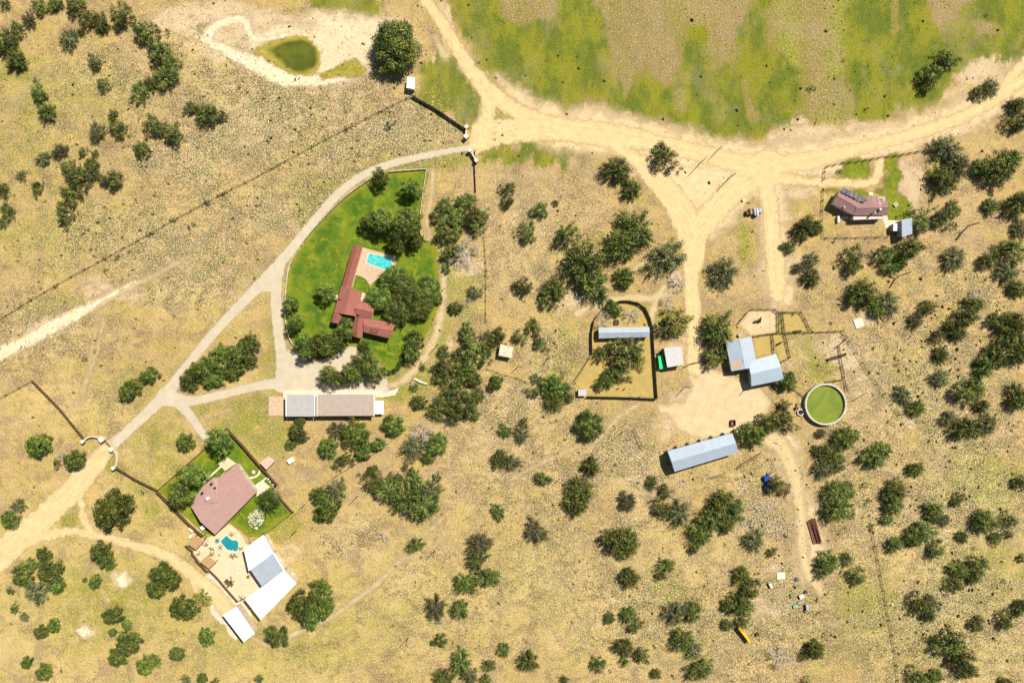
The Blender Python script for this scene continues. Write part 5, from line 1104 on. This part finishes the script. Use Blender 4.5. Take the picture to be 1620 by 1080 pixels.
LAND = [('the stock pond', 465, 90), ('the big round oak', 624, 71), ('the white box trailer', 648, 133), ('the upper gate walls', 742, 225), ('the turquoise pool', 600, 412), ('the brick red ranch house', 590, 480),
 ('the long low three part building', 527, 641), ('the curved left gate', 170, 702), ('the pink roofed house', 352, 785), ('the teal pool', 362, 860), ('the large white building', 427, 893), ('the white carport', 377, 986),
 ('the small cream shed', 798, 556), ('the horseshoe pen shed', 986, 526), ('the square pale shed', 1065, 564), ('the tiny pen corner hut', 921, 621), ('the left silver barn', 1168, 558), ('the right silver barn', 1211, 585),
 ('the round green tank', 1306, 639), ('the lone long barn', 1110, 715), ('the rusty pipe stack', 1288, 840), ('the orange yellow trailer', 1178, 1004), ('the junk yard white slab', 1235, 910), ('the solar panelled house', 1357, 326),
 ('the row of small trailers', 1192, 340), ('the bare yard steel bin', 1159, 668), ('the white feed box', 461, 727), ('the fork of paved drives', 430, 445), ('the blue tarps', 1212, 762), ('the rock garden', 405, 820),
 ('the pole near the bottom edge', 645, 1009), ('the pole below the thicket', 688, 870), ('the top left corner', 0, 0), ('the bottom left corner', 0, 1080), ('the bottom right corner', 1620, 1080), ('the top right corner', 1620, 0),
 ('the creek bed sand', 70, 525), ('the pens well cover', 1358, 511)]
DIRS = ['right of', 'above right of', 'above', 'above left of', 'left of', 'below left of', 'below', 'below right of']
ORD = ['nearest', 'second nearest', 'third nearest', 'fourth nearest', 'fifth nearest', 'sixth nearest', 'seventh nearest', 'eighth nearest', 'ninth nearest', 'tenth nearest', 'eleventh nearest', 'twelfth nearest']
def rel_labels(items, noun):
    """each gets 'look, nth nearest noun in a direction from a landmark', true by construction and unique"""
    pts = [(i[0], i[1]) for i in items]; best = [None]*len(items)
    for li, (ln, lx, ly) in enumerate(LAND):
        rows = {}
        for k, (x, y) in enumerate(pts):
            d = math.hypot(x-lx, y-ly)
            if d < 4: continue
            o = int(((math.degrees(math.atan2(ly-y, x-lx))+22.5) % 360)//45); rows.setdefault(o, []).append((d, k))
        for o, r_ in rows.items():
            r_.sort()
            for q, (d, k) in enumerate(r_):
                sc = (q, d)
                if best[k] is None or q*40+d < best[k][0]: best[k] = (q*40+d, q, o, ln)
    out = []
    for k, it in enumerate(items):
        _, q, o, ln = best[k]; out.append('%s, %s %s %s %s' % (LOOK[it[3]], ORD[min(q, 11)], noun, DIRS[o], ln))
    return out
def parse(txt, conv=None):
    L = []
    for e in txt.replace('\n', '').split(';'):
        if not e.strip(): continue
        x, y, r_, k = e.split(); x, y, r_ = float(x), float(y), float(r_)
        if conv: (x, y), = conv((x, y)); r_ /= 5.4
        L.append((x, y, r_, k))
    return L
rt = random.Random(11)
def nmV(k, r_): return k in 'VY' and r_ < 7
COUNT = {}
def plant(items, labels):
    for (x, y, r_, k), lab in zip(items, labels):
        if k == 'V' and r_*.25 > 1.6: pass
        kk = k
        if k in 'JK' and r_ < 11: kk = 'S' if k == 'J' else 'K'
        me, tm = PRO[kk][COUNT.get(kk, 0) % len(PRO[kk])]; COUNT[kk] = COUNT.get(kk, 0)+1
        bR, bH = BASE[kk]; rad = r_*.25*(1.45 if nmV(k, r_) else 1.22 if kk in 'GK' else 1.32 if kk == 'T' else 1.17); s_ = rad/bR
        h = bH*(s_*(1.16 if kk in 'JKSB' else 1) if kk not in 'T' else max(s_*1.0, 1.08))*rt.uniform(.82, 1.05); sz = h/bH
        wx_, wy_ = W(x+.06*r_, y-.05*r_, h*.45)
        nm = NAME[k]; o = bpy.data.objects.new(nm, None); COL.objects.link(o); o.location = (wx_, wy_, 0)
        an = rt.random()*6.283; e = rt.uniform(.86, 1.14); o.rotation_euler = (0, 0, an); o.scale = (s_*e, s_/e, sz)
        tagit(o, lab, 'bush' if nm == 'bush' else 'tree', GRP[nm])
        for pn, m_ in (('crown', me), ('trunk', tm)):
            c = bpy.data.objects.new(pn, m_); COL.objects.link(c); c.parent = o
TI = parse(TREES); plant(TI, rel_labels(TI, 'tree'))
BI = parse(BUSHES); CI = parse(COURT, z3); BB = BI+CI; plant(BB, rel_labels(BB, 'bush'))
print('trees', len(TI), 'bushes', len(BB))

# palm on the pink house lawn
def palm(px, r_, h, label):
    x, y = W(*px, h); t = Thing('palm_tree', (x, y), label, 'tree'); mb = MB(); mb.tube((x, y, 0), (x, y, h), .28, .2, 10); t.part('trunk', mb, M_bark)
    q = random.Random(5); V = []
    for i in range(46):
        a_ = i*2.399; el = .9-1.3*(i/46); L = r_*q.uniform(.8, 1.05); p = Vector((x, y, h)); d = Vector((math.cos(a_)*math.cos(el), math.sin(a_)*math.cos(el), math.sin(el)))
        side = Vector((-math.sin(a_), math.cos(a_), 0)); k = 7; w0 = .28; prev = p
        for j in range(k):
            nx = prev+d*(L/k); d = (d+Vector((0, 0, -.16))).normalized(); w1 = .28*(1-(j+1)/k)+.04
            V += [prev-side*w0, prev+side*w0, nx+side*w1, nx-side*w1]
            for s_ in (-1, 1):
                m_ = (prev+nx)/2; V += [m_, m_+side*s_*(w0+.5)+d*.35, m_+side*s_*(w0+.45)+d*.5-Vector((0, 0, .1)), m_+d*.22]
            prev = nx; w0 = w1
    me = qmesh('fronds', np.array([tuple(v) for v in V])-np.array([x, y, 0]), 4, L_oak); a_ = me.attributes.new('tint', 'FLOAT', 'POINT')
    o = bpy.data.objects.new('fronds', me); COL.objects.link(o); o.parent = t.o
palm(z2((1085,735))[0], 5.2, 4.6, 'spiky dark palm over the fence side of the pink house lawn')

# hedge at the foot of the big lawn
hx = smooth_line([(637,562),(634,575),(627,584),(616,589),(603,585)], 6); V = []; g = np.random.default_rng(5)
P = np.array([W(*p) for p in hx]); seg = g.integers(0, len(P)-1, 2600); u = g.random(2600)[:, None]
c = P[seg]*(1-u)+P[seg+1]*u+g.normal(size=(2600, 2))*.35; zc = g.random(2600)*1.5+.1
p = np.concatenate([c, zc[:, None]], 1); t1 = g.normal(size=p.shape)*.15; t2 = g.normal(size=p.shape)*.15
V = np.stack([p-t1, p-t2, p+t1, p+t2], 1).reshape(-1, 3); o0 = np.array([*P[0], 0]); me = qmesh('hedge', V-o0, 4, L_bright); me.attributes.new('tint', 'FLOAT', 'POINT')
o = bpy.data.objects.new('hedge', me); COL.objects.link(o); o.location = tuple(o0); tagit(o, 'low curved green hedge at the bottom edge of the big lawn', 'hedge')

# animals: one continuous skinned body each
def animal_mesh(L, H, name):
    me = bpy.data.meshes.new(name); V = []; E = []; Rd = []
    def v(x, y, z, r, par=None):
        V.append((x*L, y*L, z*H)); Rd.append(r*L); 
        if par is not None: E.append((par, len(V)-1))
        return len(V)-1
    a0 = v(0, 0, .75, .15); a1 = v(.25, 0, .74, .165, a0); a2 = v(.42, 0, .80, .13, a1); a3 = v(.56, 0, .92, .085, a2); a4 = v(.64, 0, .98, .075, a3); a5 = v(.78, 0, .88, .045, a4)
    v(.60, .10, 1.03, .02, a4); v(.60, -.10, 1.03, .02, a4)
    b1 = v(-.25, 0, .76, .16, a0); b2 = v(-.40, 0, .78, .12, b1); t_ = v(-.50, 0, .72, .03, b2); v(-.53, 0, .45, .018, t_)
    for s in (-1, 1):
        f1 = v(.28, .11*s, .50, .06, a1); f2 = v(.29, .12*s, .25, .035, f1); v(.27, .12*s, .02, .035, f2)
        k1 = v(-.30, .11*s, .52, .07, b1); k2 = v(-.38, .12*s, .28, .035, k1); v(-.34, .12*s, .02, .035, k2)
    me.from_pydata(V, E, []); o = bpy.data.objects.new(name, me); COL.objects.link(o)
    sk_ = o.modifiers.new('skin', 'SKIN'); me.skin_vertices or None
    for i, d in enumerate(me.skin_vertices[0].data): d.radius = (Rd[i], Rd[i]); d.use_root = (i == 0)
    ss = o.modifiers.new('sub', 'SUBSURF'); ss.levels = ss.render_levels = 1
    dg = bpy.context.evaluated_depsgraph_get(); m2 = bpy.data.meshes.new_from_object(o.evaluated_get(dg)); bpy.data.objects.remove(o); return m2
try:
    bpy.context.view_layer.update()
    am = animal_mesh(2.0, 1.35, 'cow_body'); am.materials.clear(); am.materials.append(simple('dark hide', (.018, .014, .013)))
    gm = animal_mesh(1.1, .85, 'goat_body'); gm.materials.clear(); gm.materials.append(simple('dark goat hair', (.03, .022, .018), (.10, .08, .06)))
    for (p_, a_, m_, nm, lab) in ((z5((520,188))[0], 8, am, 'cow', 'black cow standing in the pen above the left barn'), (z5((548,180))[0], 80, am, 'cow', 'second black cow, right of another, in the pen above the left barn'), (z5((695,360))[0], 30, am, 'cow', 'black cow standing alone in the narrow pen above the lower barn'),
        (z4((462,928))[0], 20, gm, 'goat', 'dark goat, leftmost of the three in the horseshoe pen'), (z4((522,932))[0], 60, gm, 'goat', 'dark goat, lower right of three in the horseshoe pen'), (z4((590,860))[0], -50, gm, 'goat', 'dark goat, highest of three, under the trees in the horseshoe pen')):
        x, y = W(*p_); o = bpy.data.objects.new(nm, m_); COL.objects.link(o); o.location = (x, y, 0); o.rotation_euler = (0, 0, R(a_)); tagit(o, lab, nm, 'animals in the pens')
except Exception as ex: print('animal fail', ex)

# ---------------- uncountable ground cover: tufts and stones ----------------
g = np.random.default_rng(99)
def mask_at(x, y, arr):
    i = np.clip(np.searchsorted(xs, x)-1, 0, len(xs)-1); j = np.clip(np.searchsorted(ys, y)-1, 0, len(ys)-1); return arr[j, i]
roadD = np.full(X.shape, -1e3)
for q in (D2, [(655,-20,17),(700,38,19),(745,112,24),(773,165,22),(756,225,24)], [(918,212,24),(1003,250,24),(1065,315,32),(1098,400,30),(1094,440,26),(1100,580,28)], [(1215,262,40),(1150,310,30),(1100,372,32)], [(1207,270,24),(1229,465,18)], [(185,695,16),(105,785,38),(-40,915,50)], [(20,862,30),(110,841,14),(262,878,18),(360,965,24)],
          [(741,234,9),(610,262,12),(535,307,14),(478,373,15),(425,437,20),(325,542,15),(268,617,20),(183,700,15)], [(447,408,16),(437,480,18),(450,600,22)], [(262,628,30),(350,624,14),(450,605,20),(605,606,18)], [(283,638,18),(328,695,12)]):
    roadD = np.maximum(roadD, sd_line(X, Y, q))
for q in ([(452,470),(490,371),(552,308),(614,272),(676,268),(664,359),(690,400),(694,480),(645,562),(618,588),(580,556),(550,548),(520,566),(464,545)], z2((35,638),(478,240),(688,45),(1160,590),(1308,838),(1000,1075),(470,1040)), z3((82,170),(330,80),(740,80),(1020,500),(715,810),(520,640)), [(448,600),(606,600),(606,660),(448,660)],
          [(405,75),(470,50),(510,90),(490,120),(420,92)], [(1085,570),(1218,640),(1150,690),(1062,665)], [(1310,300),(1405,300),(1405,352),(1310,352)]):
    roadD = np.maximum(roadD, sd_poly(X, Y, q))
def scatter(N, dens_fn):
    x = g.uniform(-207, 207, N); y = g.uniform(-139, 139, N); keep = (mask_at(x, y, roadD) < -.6) & (g.random(N) < dens_fn(x, y)); return x[keep], y[keep]
tn = lambda x, y: vnoise(x, y, 5, 5)*vnoise(x, y, 18, 6)
x, y = scatter(150000, lambda x, y: np.clip(.10+.95*mask_at(x, y, rocky)+.25*mask_at(x, y, olive), 0, 1)*np.clip(tn(x, y)*2.6, .05, 1)*.8)
n_ = len(x); s_ = g.uniform(.10, .26, n_)*np.where(g.random(n_) < .05, 2.8, 1)
V = []
for k in range(3):
    a_ = g.random(n_)*3.14; dx, dy = np.cos(a_)*s_, np.sin(a_)*s_; z0 = np.zeros(n_)-.02; hgt = s_*g.uniform(.5, 1.1, n_); ox, oy = (g.random(n_)-.5)*s_, (g.random(n_)-.5)*s_
    V.append(np.stack([np.stack([x-dx, y-dy, z0], 1), np.stack([x+dx, y+dy, z0], 1), np.stack([x+dx*.8+ox, y+dy*.8+oy, hgt], 1), np.stack([x-dx*.8+ox, y-dy*.8+oy, hgt*.8], 1)], 1))
V = np.concatenate(V).reshape(-1, 3)
nt = NT('dry tuft'); c_ = nt.mix(nt.rng(nt.noise(.6, 3), .4, .6), (.24, .18, .07), (.17, .165, .045)); M_tuft = nt.fin(nt.mix(nt.rng(nt.noise(.13, 3), .5, .65), c_, (.22, .16, .07)), .9, .1)
me = qmesh('grass_tufts', V, 4, M_tuft); o = bpy.data.objects.new('grass_tufts', me); COL.objects.link(o); tagit(o, 'low dry tufts dotted over the stony ground', 'tufts', kind='stuff')
x, y = scatter(160000, lambda x, y: np.clip(.03+1.0*mask_at(x, y, rocky), 0, 1)*np.clip(vnoise(x, y, 6, 15)*vnoise(x, y, 20, 16)*3, .03, 1)*.7)
n_ = len(x); s_ = g.uniform(.10, .27, n_); V = []
a_ = g.random(n_)*3.14; up = np.stack([x+(g.random(n_)-.5)*s_, y+(g.random(n_)-.5)*s_, s_*g.uniform(.35, .8, n_)], 1)
rim = [np.stack([x+np.cos(a_+k*1.5708)*s_*g.uniform(.7, 1.2, n_), y+np.sin(a_+k*1.5708)*s_*g.uniform(.6, 1.1, n_), np.full(n_, -.03)], 1) for k in range(4)]
for k in range(4): V.append(np.stack([rim[k], rim[(k+1) % 4], up], 1))
V = np.concatenate(V).reshape(-1, 3)
me = qmesh('loose_stones', V, 3, simple('pale limestone chips', (.58, .49, .33), (.46, .38, .24), .5)); o = bpy.data.objects.new('loose_stones', me); COL.objects.link(o); tagit(o, 'pale loose stones strewn over the dry ground', 'stones', kind='stuff')
for t_, mbp, f_ in WIN: t_.part('pane', mbp, M_glass, parent=None) if False else None
